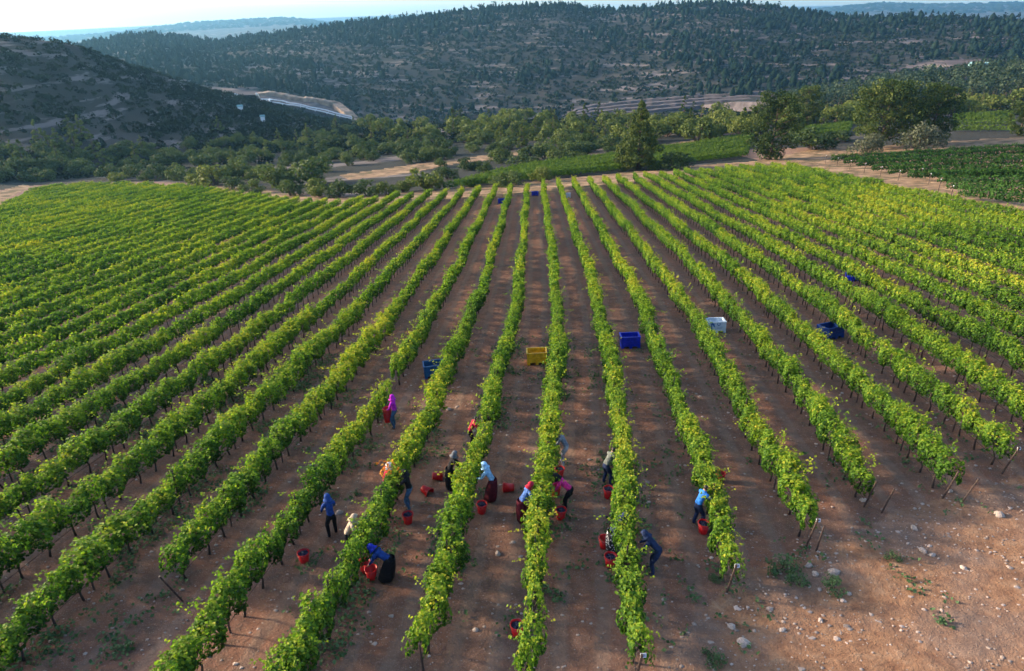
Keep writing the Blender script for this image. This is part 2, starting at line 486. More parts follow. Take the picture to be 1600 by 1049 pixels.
# ------------------------------------------------------------------ vineyard layout
# row k stands 3 m * k from row 0; all rows bend together like this (distance ahead -> sideways)
BEND_Y = np.array([-40, 0, 13.2, 22.3, 30.6, 47.2, 73.5, 133, 260.])
BEND_X = np.array([-6.2, -1.2, .38, 1.42, 2.2, 3.4, 4.25, 6.0, 9.8])
def bend(y):
    a = np.interp(y, BEND_Y, BEND_X)
    b = np.interp(y - 6, BEND_Y, BEND_X); c = np.interp(y + 6, BEND_Y, BEND_X)
    return (a + b + c) / 3
def row_x(k, y): return 3.0 * k + bend(y) + .10 * math.sin(y * .21 + k * 1.7) + .06 * math.sin(y * .57 + k)
TOP = 1.25
def k_of(p): return (p.x - float(bend(p.y))) / 3.0
NEAR_PX = {-5: (-90, 1100), -4: (300, 868), -3: (255, 1085), -2: (425, 1070), -1: (648, 985), 0: (817, 1032), 1: (1006, 1000), 2: (1142, 868), 3: (1277, 800), 4: (1368, 742), 5: (1502, 728), 6: (1584, 692)}
FAR_PTS = [(60, 291), (130, 288), (200, 287), (270, 290), (330, 296), (420, 308), (500, 316), (560, 313), (620, 305), (690, 300), (735, 298), (800, 290), (848, 287), (920, 281), (988, 275), (1037, 271), (1100, 265), (1170, 259), (1236, 257)]
fk = []; fy_ = []
for p in FAR_PTS:
    g = G(*p, up=TOP); fk.append(k_of(g)); fy_.append(g.y)
o_ = np.argsort(fk); fk = np.array(fk)[o_]; fy_ = np.array(fy_)[o_]
L0 = G(0, 322, TOP); L1 = G(58, 292, TOP)
KMIN, KMAX = -47, 17
def row_span(k):
    far = float(np.interp(k, fk, fy_))
    if k in NEAR_PX:
        near = G(*NEAR_PX[k], up=TOP).y
    elif k < 0: near = 6.0
    else: near = 30.0
    if k < -4: near = max(4.0, (abs(k) * 3 - 14) / math.tan(R(43)) - 4)     # starts outside the picture
    if k > 6: near = 1.046 * (3 * k + 2.5) / .75 - 10.5      # starts outside the picture
    kl0, kl1 = k_of(L0), k_of(L1)
    if k < kl0: near = max(near, L0.y + (L1.y - L0.y) * (k - kl0) / (kl1 - kl0) - 1)
    return near, far

# ------------------------------------------------------------------ terrain sheet
TRACKS = [
    [(325, 292), (420, 299), (520, 311), (600, 304), (700, 297), (800, 286), (900, 277), (1000, 268), (1100, 258), (1180, 252), (1240, 240), (1300, 228), (1340, 230), (1305, 248), (1420, 275), (1600, 312), (1680, 330), (1680, 352), (1600, 338), (1400, 304), (1236, 260), (1100, 270), (1000, 284), (880, 300), (760, 308), (600, 320), (500, 324), (400, 314), (325, 301)],
    [(530, 274), (600, 264), (690, 250), (760, 243), (830, 230), (845, 234), (790, 247), (700, 258), (610, 275), (545, 281)],
    [(1235, 242), (1310, 232), (1400, 226), (1500, 220), (1680, 211), (1680, 221), (1500, 230), (1400, 237), (1300, 246)],
    [(-60, 330), (0, 316), (50, 292), (36, 288), (0, 300), (-60, 312)],
    [(1180, 216), (1120, 222), (1000, 238), (900, 246), (880, 242), (1000, 230), (1120, 215)],
    [(1300, 262), (1400, 282), (1500, 300), (1640, 322), (1640, 290), (1500, 276), (1400, 262), (1330, 254)],
]
CUTS = [
    [(345, 138), (400, 143), (440, 147), (470, 158), (520, 163), (545, 180), (560, 187), (530, 185), (480, 172), (420, 160), (360, 150)],
    [(850, 190), (900, 173), (960, 165), (1050, 159), (1130, 155), (1240, 146), (1240, 155), (1120, 168), (1020, 178), (940, 186)],
    [(1385, 110), (1440, 98), (1500, 92), (1545, 93), (1545, 100), (1440, 108)],
]
OPEN = [(1030, 1100), (1060, 1000), (1150, 900), (1300, 850), (1400, 800), (1500, 770), (1700, 720), (1900, 760), (1900, 1200), (1030, 1200)]
def build_ground():
    azs = np.concatenate([np.linspace(-180, -48, 36, endpoint=False), np.linspace(-48, 48, 481), np.linspace(48, 180, 37)[1:-1]])
    azs = np.radians(azs); na = len(azs)
    rs = np.concatenate([[0.5, 2, 4], np.exp(np.linspace(math.log(6), math.log(13500), 640))]); nr = len(rs)
    A, RR = np.meshgrid(azs, rs, indexing='ij')
    X = RR * np.sin(A); Y = RR * np.cos(A); Z = ground(X, Y)
    near = np.clip(1 - (RR - 50) / 60, 0, 1)
    Z = Z + ((fbm(X * .8, Y * .8) - .5) * .10 + (fbm(X * 3, Y * 3, 2) - .5) * .05) * near
    V = np.stack([X, Y, Z], -1).reshape(-1, 3)
    i = np.arange(na)[:, None]; j = np.arange(nr - 1)[None, :]
    i2 = (i + 1) % na
    F = np.stack([i * nr + j + 0 * i, i2 * nr + j, i2 * nr + j + 1, i * nr + j + 1 + 0 * i], -1).reshape(-1, 4)
    F = F[:, ::-1]
    x, y = V[:, 0], V[:, 1]
    trk = np.zeros(len(V)); cut = np.zeros(len(V)); opn = np.zeros(len(V))
    for t in TRACKS: trk[inside(poly_w(t), x, y)] = 1
    for t in CUTS[:1] + CUTS[2:]: cut[inside(poly_w(t), x, y)] = 1
    opn[inside(poly_w(OPEN), x, y)] = 1
    r = np.hypot(x, y); k = (x - bend(y)) / 3
    farlim = np.interp(k, fk, fy_) + 8
    hil = np.clip((y - farlim) / 12, 0, 1); hil[(k > KMAX + 1) & (r < 215)] = 0.25; hil[y < 60] = 0
    hil = np.where(k < KMIN - 2, np.clip((r - 150) / 30, 0, 1), hil)
    hil = hil * np.clip(.80 + (r - 160) / 300, 0, 1)
    trk = np.where(r > 700, 0, trk)
    zone = np.stack([trk, hil, cut, opn], -1)
    ph = np.abs(k - np.round(k)) * 2 * 1.0
    inrow = (k > KMIN - .5) & (k < KMAX + .5) & (y < farlim - 8) & (opn < .5) & (y > 0)
    aisle = np.where(inrow, ph, .6)
    me = mesh_np('ground', V, F, M['ground'], {'zone': zone, 'aisle': aisle}, smooth=True)
    o = put('ground', me); tag(o, 'red-brown stony vineyard soil running out to wooded hills', kind='structure')
build_ground()

# ------------------------------------------------------------------ foliage meshes
def leaf_cloud(C, Nrm, size, jitter=.7, aspect=.8):
    """folded kite-shaped leaves: C centres, Nrm preferred normals, size lengths"""
    n = len(C)
    nn = Nrm + rng.normal(0, jitter, (n, 3)); nn /= np.linalg.norm(nn, axis=1)[:, None] + 1e-9
    a = rng.normal(0, 1, (n, 3)); a[:, 2] -= .5
    a -= (a * nn).sum(1)[:, None] * nn; a /= np.linalg.norm(a, axis=1)[:, None] + 1e-9
    b = np.cross(nn, a)
    s = size[:, None]
    base = C - a * s * .5; tip = C + a * s * .5
    l = C + b * s * aspect * .5 + nn * s * .12 - a * s * .08; r = C - b * s * aspect * .5 + nn * s * .12 - a * s * .08
    V = np.stack([base, l, tip, r], 1).reshape(-1, 3)
    F = np.arange(n * 4).reshape(-1, 4)
    return V, F

def vine_mesh(name, length, n, leaf, mat, seed, wid=.32, lo=.64, hi=1.74, shoots=3):
    g = np.random.default_rng(seed)
    t = g.uniform(-length / 2, length / 2, n)
    ph = g.uniform(0, 10)
    top = hi + .26 * (np.sin(t * 3.1 + ph) * .5 + np.sin(t * 7.3 + 2 * ph) * .35 + g.normal(0, .25, n) * .6)
    w = wid * (1 + .35 * np.sin(t * 4.3 + ph * 1.7) + .2 * np.sin(t * 9 + ph))
    ang = g.uniform(-.35 * math.pi, 1.35 * math.pi, n)       # round the section, open below
    rad = np.sqrt(g.uniform(.30, 1.0, n))
    cz = (top + lo) / 2; hz = (top - lo) / 2
    sg = lambda v, e: np.sign(v) * np.abs(v) ** e
    off = .10 * np.sin(t * 2.2 + ph)
    x = off + w * rad * sg(np.cos(ang), .7); z = cz + hz * rad * sg(np.sin(ang), .75)
    C = np.stack([x, t, z], 1)
    Nr = np.stack([np.cos(ang), np.zeros(n), np.sin(ang) + .35], 1)
    size = leaf * g.uniform(.7, 1.3, n)
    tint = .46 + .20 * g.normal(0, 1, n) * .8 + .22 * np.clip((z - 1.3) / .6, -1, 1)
    for s in range(shoots):                                  # stray shoots
        m = 12; q = g.uniform(-length / 2, length / 2); d = np.array([g.normal(0, .5 if s % 2 else 1.2), g.normal(0, .4), g.uniform(.1, 1)]); d /= np.linalg.norm(d)
        p0 = np.array([g.normal(0, .2), q, hi - .1]); u = np.linspace(0, g.uniform(.35, .9), m)
        P = p0 + u[:, None] * d + np.array([0, 0, -.35]) * (u ** 2)[:, None] + g.normal(0, .04, (m, 3))
        C = np.concatenate([C, P]); Nr = np.concatenate([Nr, np.tile([0, 0, 1.], (m, 1))])
        size = np.concatenate([size, leaf * g.uniform(.6, 1.0, m)]); tint = np.concatenate([tint, np.full(m, .78) + g.normal(0, .1, m)])
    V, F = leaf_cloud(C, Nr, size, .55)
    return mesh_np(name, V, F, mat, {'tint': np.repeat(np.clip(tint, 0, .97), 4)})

def trunk_geo(g, x=0., y=0., z=0., h=.95, r=.035, seed=0):
    q = np.random.default_rng(seed)
    a = q.normal(0, .05, 6)
    g.tube([(x, y, z - .12), (x + a[0], y + a[1], z + h * .35), (x + a[2], y + a[3], z + h * .7), (x + a[4] * .7, y + a[5] * .7, z + h)], [r * 1.35, r, r * .9, r * .7], 5)

NV = 10
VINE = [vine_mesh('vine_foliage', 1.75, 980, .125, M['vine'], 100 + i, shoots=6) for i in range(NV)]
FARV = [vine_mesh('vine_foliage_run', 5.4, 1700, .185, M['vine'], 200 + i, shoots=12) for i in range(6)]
AUT = vine_mesh('autumn_shoots', .9, 34, .14, M['autumn'], 300, wid=.30, lo=1.45, hi=1.95, shoots=3)
TRK = []
for i in range(6):
    g = Geo(); trunk_geo(g, h=1.0, seed=400 + i)
    q = np.random.default_rng(i)
    for s in (-1, 1): g.tube([(0, 0, .8), (q.normal(0, .03), s * .3, .98), (q.normal(0, .03), s * .62, 1.0)], [.025, .02, .012], 4)
    TRK.append(g.mesh('vine_trunk', M['bark'], True))
g = Geo(); g.box((-.022, -.022, -.3), (.022, .022, 1.75)); POST = g.mesh('trellis_post', M['steel'])
g = Geo(); g.tube([(0, 0, -.3), (0, -.42, 1.5)], .035, 6); ENDPOST = g.mesh('end_post', M['steel'])
g = Geo(); g.box((-.13, -.012, -.09), (.13, .012, .09)); SIGN = g.mesh('row_plate', M['sign'])
g = Geo()
for (a, b, c, d) in ((-.08, -.045, -.05, .05), (-.02, .025, .01, .05), (-.02, .025, -.05, -.01), (.05, .085, -.05, .05)): g.box((a, -.017, c), (b, -.0125, d))
SIGNINK = g.mesh('plate_print', M['ink'])

ORD = ['', 'first', 'second', 'third', 'fourth', 'fifth', 'sixth', 'seventh', 'eighth', 'ninth', 'tenth', 'eleventh', 'twelfth', 'thirteenth', 'fourteenth', 'fifteenth', 'sixteenth', 'seventeenth', 'eighteenth', 'nineteenth']
TENS = {20: ('twenty', 'twentieth'), 30: ('thirty', 'thirtieth'), 40: ('forty', 'fortieth'), 50: ('fifty', 'fiftieth')}
def ordinal(n):
    if n < 20: return ORD[n]
    t = n // 10 * 10
    return TENS[t][1] if n == t else TENS[t][0] + '-' + ORD[n - t]
GAPS = {-3: [(622, 592, 1.6)], -1: [], 0: [(812, 965, .5)]}
NEARLIM = 50.0
ROWS = {}
def build_rows():
    for k in range(KMIN, KMAX + 1):
        near, far = row_span(k)
        if far - near < 4: continue
        x0 = row_x(k, near); z0 = gz(x0, near)
        row = empty('vine_row', (x0, near, z0))
        if k >= 0: n, side = k + 1, 'right'
        else: n, side = -k, 'left'
        look = 'sunlit yellow-green' if k >= 0 else 'dense green'
        lab = ('%s vine row standing directly %s of the yellow bin' % (look, side)) if n == 1 else ('%s vine row, %s one counted to the %s from the yellow bin' % (look, ordinal(n), side))
        tag(row, lab, 'vine row', 'vine rows of the main vineyard')
        base = Vector((x0, near, z0)); ROWS[k] = row
        gaps = [(G(a, b, TOP).y, w) for a, b, w in GAPS.get(k, [])]
        # how far the near treatment goes on this row
        lim = math.sqrt(max(0, NEARLIM ** 2 - (3 * k) ** 2)) if abs(3 * k) < NEARLIM else 0
        y = near + .3; i = 0
        thin = 1.0
        tr = Geo(); ntr = 0
        while y < far - .3:
            step = 1.25 if y < lim else 5.0
            yy = y + (0 if step < 2 else 1.9)
            xx = row_x(k, yy); zz = gz(xx, yy)
            dx = row_x(k, yy + .8) - row_x(k, yy - .8); rz = -math.atan2(dx, 1.6)
            sl = math.atan2(gz(xx + dx / 2, yy + .8) - gz(xx - dx / 2, yy - .8), 1.6)
            loc = Vector((xx, yy, zz)) - base
            if any(abs(yy - gy) < w for gy, w in gaps):
                y += step; continue
            vig = float(fbm(np.array([xx / 9.0 + 50]), np.array([yy / 7.0 + 50]))[0]); vg2 = float(fbm(np.array([k * 5.3 + 9]), np.array([yy / 2.6]), 2)[0])
            if step < 2 and random.random() < .006:
                y += step; i += 1; continue
            if step < 2:
                s = random.uniform(.90, 1.06) * (.82 + .36 * vg2)
                f = put('foliage', VINE[random.randrange(NV)], row, loc, (sl, 0, rz + (math.pi if random.random() < .5 else 0) ), (random.uniform(.78, 1.1) * (.74 + .60 * vg2) * (1.22 if k <= -4 else 1.0), random.uniform(.9, 1.1), s))
                f.color = (min(1, max(0, vig + random.uniform(-.1, .1))), 0, 0, 1)
                if f.rotation_euler[2] > 1.5: f.rotation_euler[0] = -sl
                put('trunk', TRK[random.randrange(6)], row, loc + Vector((random.uniform(-.05, .05), random.uniform(-.1, .1), 0)), (0, 0, rz))
                if i % 4 == 2: put('post', POST, row, loc + Vector((.02, .55, 0)), (0, 0, rz))
            else:
                f = put('foliage', FARV[random.randrange(6)], row, loc, (sl, 0, rz), (random.uniform(.72, 1.0), 1.0, random.uniform(.88, 1.04) * (.86 + .26 * vg2)))
                f.color = (min(1, max(0, vig + random.uniform(-.12, .12))), 0, 0, 1)
                if random.random() < .5:
                    f.rotation_euler = (-sl, 0, rz + math.pi)
                for q in range(4):
                    ty = y + q * 1.25; tx = row_x(k, ty); tz = gz(tx, ty)
                    h = .95; a = random.gauss(0, .05)
                    tr.add([(tx - .035 - x0, ty - near, tz - .1 - z0), (tx + .035 - x0, ty - near, tz - .1 - z0), (tx - x0, ty + .06 - near, tz - .1 - z0),
                            (tx - .03 + a - x0, ty - near, tz + h - z0), (tx + .03 + a - x0, ty - near, tz + h - z0), (tx + a - x0, ty + .05 - near, tz + h - z0)],
                           [(0, 1, 4, 3), (1, 2, 5, 4), (2, 0, 3, 5)])
                    ntr += 1
            y += step; i += 1
        if ntr:
            o = put('distant_trunks', tr.mesh('distant_trunks', M['bark']), row); o['kind'] = 'stuff'
        # trellis wire
        if lim > near:
            ys = np.arange(near - .3, min(lim, far), 2.5)
            g = Geo()
            for hgt in (.95,):
                g.tube([(row_x(k, v) - x0, v - near, gz(row_x(k, v), v) + hgt - z0) for v in ys], .008, 4)
            put('wire', g.mesh('trellis_wire', M['wire']), row)
            g = Geo(); g.tube([(row_x(k, v) - x0 + .04 * math.sin(v * 3), v - near, gz(row_x(k, v), v) + .42 + .05 * math.sin(v * 1.9 + k) - z0) for v in ys], .012, 4)
            put('drip_hose', g.mesh('drip_hose', M['bark']), row)
        # end post and number plate
        if -1 <= k <= 12:
            put('end_post', ENDPOST, row, (0, -.25, 0))
            if k in (1, 2, 3, 6):
                s = put('row_plate', SIGN, row, (.05, -.62, 1.42), (R(-25), R(8), R(10)), (.62, .62, .62))
                put('plate_print', SIGNINK, s)
    # the orange leaves on row -2
build_rows()

# ------------------------------------------------------------------ other vineyards
def vine_block(rows, name_label, group, mesh_list, step, cat='vine row', name='vine_row'):
    for (a, b, lab) in rows:
        L = (b - a).length; n = max(1, int(L / step)); d = (b - a) / L
        base = Vector((a.x, a.y, gz(a.x, a.y)))
        row = empty(name, base); tag(row, lab or name_label, cat, group)
        rz = math.atan2(-d.x, d.y)
        for i in range(n):
            p = a + d * (i + .5) * L / n; z = gz(p.x, p.y)
            q0, q1 = p - d * 2, p + d * 2
            sl = math.atan2(gz(q1.x, q1.y) - gz(q0.x, q0.y), 4)
            fl = random.random() < .5
            put('foliage', random.choice(mesh_list), row, Vector((p.x, p.y, z)) - base, (-sl if fl else sl, 0, rz + (math.pi if fl else 0)), (random.uniform(.9, 1.25), 1.02 * L / n / 5.0, random.uniform(.9, 1.1)))
FARV_DARK = [vine_mesh('dark_vine_foliage_run', 5.4, 900, .25, M['vine_dark'], 220 + i, shoots=6, lo=.45, wid=.55) for i in range(3)]
FARV_PALE = [vine_mesh('far_vine_foliage_run', 5.4, 520, .32, M['vine_far'], 230 + i, shoots=5, lo=.3, wid=.5) for i in range(3)]
def strip(n, p00, p01, p10, p11, lab, group, meshes, jag=0.0):
    """n rows between the pixel edges p00-p01 (front) and p10-p11 (back)"""
    A0, A1, B0, B1 = G(*p00), G(*p01), G(*p10), G(*p11)
    rows = []
    for i in range(n):
        t = i / max(1, n - 1)
        a = A0.lerp(B0, t); b = A1.lerp(B1, t)
        a = a.lerp(b, random.uniform(0, jag)); a.z = b.z = 0
        rows.append((a, b, None))
    vine_block(rows, lab, group, meshes, 5.0)
# dark vineyard on the right: two blocks of rows
def dark_block(fr, bk, n, which):
    A0, A1, B0, B1 = G(*fr[0]), G(*fr[1]), G(*bk[0]), G(*bk[1]); rows = []
    for i in range(n):
        t = i / (n - 1)
        a = A0.lerp(B0, t); b = A1.lerp(B1, t); a.z = b.z = 0
        rows.append((a, b, 'dark green vine row, %s from the front in the %s right-hand block' % (ordinal(i + 1), which)))
        # white-capped stake at the row's end
        d = (b - a).normalized(); e = a - d * 1.6
        o = empty('end_stake', (e.x, e.y, gz(e.x, e.y)))
        tag(o, 'thin white-capped stake at the end of %s row, %s dark block' % (ordinal(i + 1), which), 'stake', 'stakes at the dark vineyard row ends')
        g = Geo(); g.tube([(0, 0, -.3), (0, 0, 1.7)], .05, 5); put('stake_shaft', g.mesh('stake_shaft', M['steel']), o)
        g = Geo(); g.lathe([(.0, 1.66), (.06, 1.68), (.06, 1.78), (.05, 1.81), (0, 1.83)], 8); put('cap', g.mesh('stake_cap', M['sign']), o)
    vine_block(rows, None, 'rows of the dark green vineyard', FARV_DARK, 5.0)
dark_block([(1500, 312), (1700, 338)], [(1455, 280), (1700, 284)], 4, 'lower')
dark_block([(1420, 283), (1720, 282)], [(1300, 255), (1700, 230)], 6, 'upper')
strip(11, (695, 297), (1165, 246), (830, 262), (1175, 216), 'low vine row in the green strip beyond the far track', 'rows of the vineyard strip beyond the track', FARV_PALE)
strip(7, (1235, 226), (1325, 210), (1240, 208), (1330, 196), 'low vine row in the small plot behind the broad pines', 'rows of the small plot behind the pines', FARV_PALE)
strip(6, (1490, 206), (1585, 206), (1490, 184), (1580, 180), 'low vine row in the far plot at the right edge', 'rows of the far right plot', FARV_PALE)

# ------------------------------------------------------------------ trees and scrub
def clumps(centres, radii, per, leaf, mat, name, seed, squash=.8, tint0=.5):
    g = np.random.default_rng(seed)
    C = []; Nn = []; S = []; T = []
    top = max(c[2] + r for c, r in zip(centres, radii)); bot = min(c[2] - r for c, r in zip(centres, radii))
    for c, r in zip(centres, radii):
        m = int(per * r * r / (np.mean(radii) ** 2)) + 6
        d = g.normal(0, 1, (m, 3)); d /= np.linalg.norm(d, axis=1)[:, None]
        rr = r * g.uniform(.55, 1.08, m) ** .6
        P = np.array(c) + d * rr[:, None] * np.array([1, 1, squash])
        C.append(P); Nn.append(d + np.array([0, 0, .3])); S.append(leaf * g.uniform(.6, 1.4, m))
        T.append(np.clip(tint0 + g.normal(0, .10) + g.normal(0, .13, m), 0, 1))
    V, F = leaf_cloud(np.concatenate(C), np.concatenate(Nn), np.concatenate(S), .6)
    return mesh_np(name, V, F, mat, {'tint': np.repeat(np.concatenate(T), 4)})

def bush_meshes(seed, mat, h=3., w=2., n=16, leaf=.3, per=55):
    g = np.random.default_rng(seed); cs = []; rs = []
    for i in range(n):
        a = g.uniform(0, 2 * math.pi); q = math.sqrt(g.uniform(0, 1)) * w * .8
        zz = g.uniform(.18, .8) * h * math.sqrt(max(.15, 1 - (q / w) ** 2)) * (1.0 if i else 1.1)
        cs.append((q * math.cos(a), q * math.sin(a), zz)); rs.append(g.uniform(.22, .42) * w)
    crown = clumps(cs, rs, per, leaf, mat, 'crown', seed)
    t = Geo()
    for i in range(5):
        c = cs[i]; t.tube([(g.normal(0, .1), g.normal(0, .1), -.3), (c[0] * .4, c[1] * .4, c[2] * .5), c], [.12 * h / 3, .07 * h / 3, .02], 5)
    return crown, t.mesh('stem', M['tree_bark'])
def conifer_meshes(seed, mat, h=14., w=3.4, n=90, leaf=.42, per=40, lo=.10, broad=False):
    g = np.random.default_rng(seed); cs = []; rs = []; t = Geo()
    lean = g.normal(0, .25, 2)
    for i in range(n):
        u = g.uniform(lo, 1) if not broad else g.uniform(lo, 1) ** .8
        if broad: prof = math.sqrt(max(.04, 1 - ((u - .55) / .52) ** 2))
        else: prof = (1 - u) ** .85 * 1.05 + .03
        if u < lo + .12: prof *= .75
        a = g.uniform(0, 2 * math.pi); q = w * prof * math.sqrt(g.uniform(.15, 1)) * (1 + .22 * math.sin(3 * a + seed) + .15 * math.sin(5 * a + u * 9))
        c = (q * math.cos(a) + lean[0] * u, q * math.sin(a) + lean[1] * u, h * u - .02 * h)
        cs.append(c); rs.append(g.uniform(.45, 1.1) * .21 * w * (1.0 if broad else .45 + .75 * (1 - u)))
        if i % 3 == 0: t.tube([(lean[0] * u * .9, lean[1] * u * .9, max(.5, c[2] - q * .35 - .3)), (c[0] * .9, c[1] * .9, c[2])], [.09 * h / 14, .03], 4)
    crown = clumps(cs, rs, per, leaf, mat, 'crown', seed, .72, .45)
    t.tube([(0, 0, -.5), (lean[0] * .3, lean[1] * .3, h * .35), (lean[0] * .9, lean[1] * .9, h * .93)], [.026 * h, .018 * h, .004 * h], 8)
    return crown, t.mesh('trunk', M['tree_bark'], True)

def place(name, parts, px, py, label, cat, group=None, size=None, px_h=None, base_h=1.0, rz=None, loc=None, sx=1.0):
    p = loc if loc is not None else G(px, py)
    if px_h is not None:
        depth = p.y * CP + (CAMZ - p.z) * SP
        size = px_h * depth / FPX / base_h
    o = empty(name, p, random.uniform(0, 6.28) if rz is None else rz)
    o.scale = (size * sx, size * sx, size)
    tag(o, label, cat, group)
    put('crown', parts[0], o); put('trunk' if cat == 'tree' else 'stem', parts[1], o)
    return o

PINE_A = conifer_meshes(1, M['pine'], 14, 5.0, 170, .34, 55, lo=.03)
PINE_B = conifer_meshes(2, M['pine'], 14, 5.4, 170, .36, 55, lo=.03, broad=True)
PINE_C = conifer_meshes(3, M['pine'], 14, 7.4, 210, .40, 55, lo=.08, broad=True)
PINE_D = conifer_meshes(4, M['pine'], 14, 5.4, 150, .38, 50, lo=.06, broad=True)
OLIVE = [bush_meshes(20 + i, M['olive'], 5, 3.6, 26, .32, 70) for i in range(2)]
DARKB = [bush_meshes(30 + i, M['bush'], 3, 2.2, 18, .27, 60) for i in range(5)]
LITEB = [bush_meshes(40 + i, M['bush_lt'], 3, 1.9, 16, .27, 60) for i in range(3)]
YPINE = [conifer_meshes(50 + i, M['bush_lt'], 6, 1.9, 34, .3, 36, lo=.06) for i in range(4)]
MPINE = [conifer_meshes(60 + i, M['pine'], 8, 2.4, 40, .36, 36, lo=.08) for i in range(3)]

place('pine_tree', PINE_A, 996, 266, 'tall conical pine standing at the far end of the vine rows', 'tree', px_h=106, base_h=14.4, rz=.4)
place('pine_tree', PINE_B, 1203, 250, 'ragged dark pine on the track corner beyond the right-hand rows', 'tree', px_h=104, base_h=14.6, rz=1.)
place('pine_tree', PINE_C, 1375, 232, 'biggest broad pine with wide crown behind the dark green vineyard', 'tree', px_h=104, base_h=14.6, rz=2.)
place('pine_tree', PINE_D, 1452, 226, 'broad pine close against the right side of the biggest pine', 'tree', px_h=92, base_h=14.6, rz=.3)
place('pine_tree', PINE_D, 1254, 200, 'rounded pine standing between the ragged pine and the biggest pine', 'tree', px_h=64, base_h=14.6, rz=4.)
place('pine_tree', PINE_B, 1592, 212, 'pine cut off by the right edge of the picture', 'tree', px_h=50, base_h=14.6, rz=2.6)
place('olive_tree', OLIVE[0], 1352, 240, 'dull grey-green round bush under the biggest broad pine', 'bush', px_h=34, base_h=4.6)
place('olive_tree', OLIVE[1], 1436, 238, 'silvery olive bush at the corner of the dark green vineyard', 'bush', px_h=44, base_h=4.6)
place('shrub', DARKB[0], 1052, 264, 'dark low shrub at the foot of the tall conical pine', 'bush', px_h=28, base_h=2.9, sx=1.5)
place('shrub', DARKB[1], 1268, 234, 'long dark hedge-like shrub right of the ragged pine', 'bush', px_h=34, base_h=2.9, sx=1.7)
place('shrub', DARKB[2], 1300, 222, 'dark shrub below the rounded pine', 'bush', px_h=24, base_h=2.9, sx=1.6)
place('shrub', LITEB[0], 668, 298, 'soft feathery pale green bush beside the far track', 'bush', px_h=44, base_h=2.9, sx=1.15)
place('shrub', LITEB[1], 338, 290, 'round bright green tree at the far edge of the left rows', 'bush', px_h=38, base_h=2.9, sx=1.2)
place('shrub', DARKB[3], 432, 292, 'leafy mid-green tree left of the large dark bush', 'bush', px_h=40, base_h=2.9, sx=1.1)
place('shrub', DARKB[4], 486, 288, 'large dark rounded bush left of the dry clearing', 'bush', px_h=46, base_h=2.9, sx=1.25)
NEARB = [(395, 303, 24, 0), (455, 306, 26, 1), (500, 307, 30, 3), (530, 308, 26, 1), (575, 306, 26, 0), (605, 305, 24, 3), (310, 290, 20, 3), (365, 296, 22, 4), (630, 300, 20, 3), (735, 266, 24, 2), (757, 272, 20, 1), (790, 290, 30, 2), (845, 284, 26, 3), (815, 262, 24, 4), (735, 292, 14, 0), (868, 256, 24, 1), (905, 250, 18, 2), (700, 280, 22, 4)]
for (x, y, h, v) in NEARB:
    place('shrub', DARKB[v] if v != 3 else LITEB[2], x, y, 'shrub in the ragged hedge line just beyond the vineyard\'s far end', 'bush', 'shrubs along the far end of the vineyard', px_h=h, base_h=2.9, sx=random.uniform(1.0, 1.4))

# the scrub belt between the vineyard and the valley
def no_go(x, y):
    return any(bool(inside(P, np.array([x]), np.array([y]))[0]) for P in NOGO)
NOGO = [poly_w(t) for t in TRACKS[:3]] + [poly_w([(690, 300), (1170, 250), (1180, 212), (830, 258)]), poly_w([(1230, 228), (1330, 212), (1330, 194), (1235, 206)]), poly_w([(1480, 208), (1590, 208), (1590, 180), (1480, 182)]), poly_w([(1290, 262), (1700, 350), (1700, 226), (1290, 250)])]
def scatter_belt(n, xr, yr, meshes, name, cat, label, group, hr, tries=4000, dist=9):
    got = 0; used = []
    for _ in range(tries):
        if got >= n: break
        x = random.uniform(*xr); t = random.random()
        lo = np.interp(x, yr[0], yr[1]); hi = np.interp(x, yr[0], yr[2]); y = lo + (hi - lo) * t
        p = G(x, y)
        if p.y < 100 or no_go(p.x, p.y): continue
        if any(abs(x - a) < dist and abs(y - b) < dist * .35 for a, b in used): continue
        used.append((x, y)); got += 1
        h = random.uniform(*hr)
        m = random.choice(meshes); bh = float(max(v.co.z for v in m[0].vertices)) if False else None
        o = empty(name, p, random.uniform(0, 6.28)); s = h / HGT[id(m[0])]
        o.scale = (s * random.uniform(.9, 1.35),) * 2 + (s,)
        tag(o, label, cat, group)
        put('crown', m[0], o); put('trunk' if cat == 'tree' else 'stem', m[1], o)
HGT = {}
for grp, h in ((DARKB, 2.9), (LITEB, 2.9), (YPINE, 6.2), (MPINE, 8.2), (OLIVE, 4.8)):
    for m in grp: HGT[id(m[0])] = h
scatter_belt(130, (570, 1330), ([560, 700, 900, 1100, 1330], [198, 192, 190, 188, 178], [222, 228, 232, 222, 204]), YPINE + LITEB, 'young_pine', 'tree', 'young yellow-green pine in the thicket beyond the vineyard', 'young pines in the thicket', (6.0, 10.0), dist=7)
scatter_belt(14, (600, 1330), ([600, 800, 1000, 1330], [192, 188, 184, 172], [204, 206, 204, 184]), MPINE, 'pine_tree', 'tree', 'dark pine rising out of the young thicket beyond the vineyard', 'dark pines in the thicket', (9, 13))
scatter_belt(70, (520, 1010), ([540, 700, 850, 1000], [220, 222, 224, 226], [275, 262, 250, 238]), DARKB, 'shrub', 'bush', 'dark shrub around the dry clearing beyond the vineyard', 'shrubs round the dry clearing', (2.6, 5.5), dist=8)
scatter_belt(150, (-20, 570), ([0, 200, 400, 560], [236, 236, 222, 205], [286, 284, 286, 262]), DARKB + DARKB + LITEB[:1], 'shrub', 'bush', 'dark shrub in the shaded scrub below the left hill', 'shrubs below the left hill', (2.3, 5.4), dist=7)
scatter_belt(24, (20, 560), ([0, 200, 400, 560], [200, 205, 205, 195], [270, 270, 260, 230]), YPINE, 'young_pine', 'tree', 'slim dull pine among the scrub below the left hill', 'pines below the left hill', (6, 10))
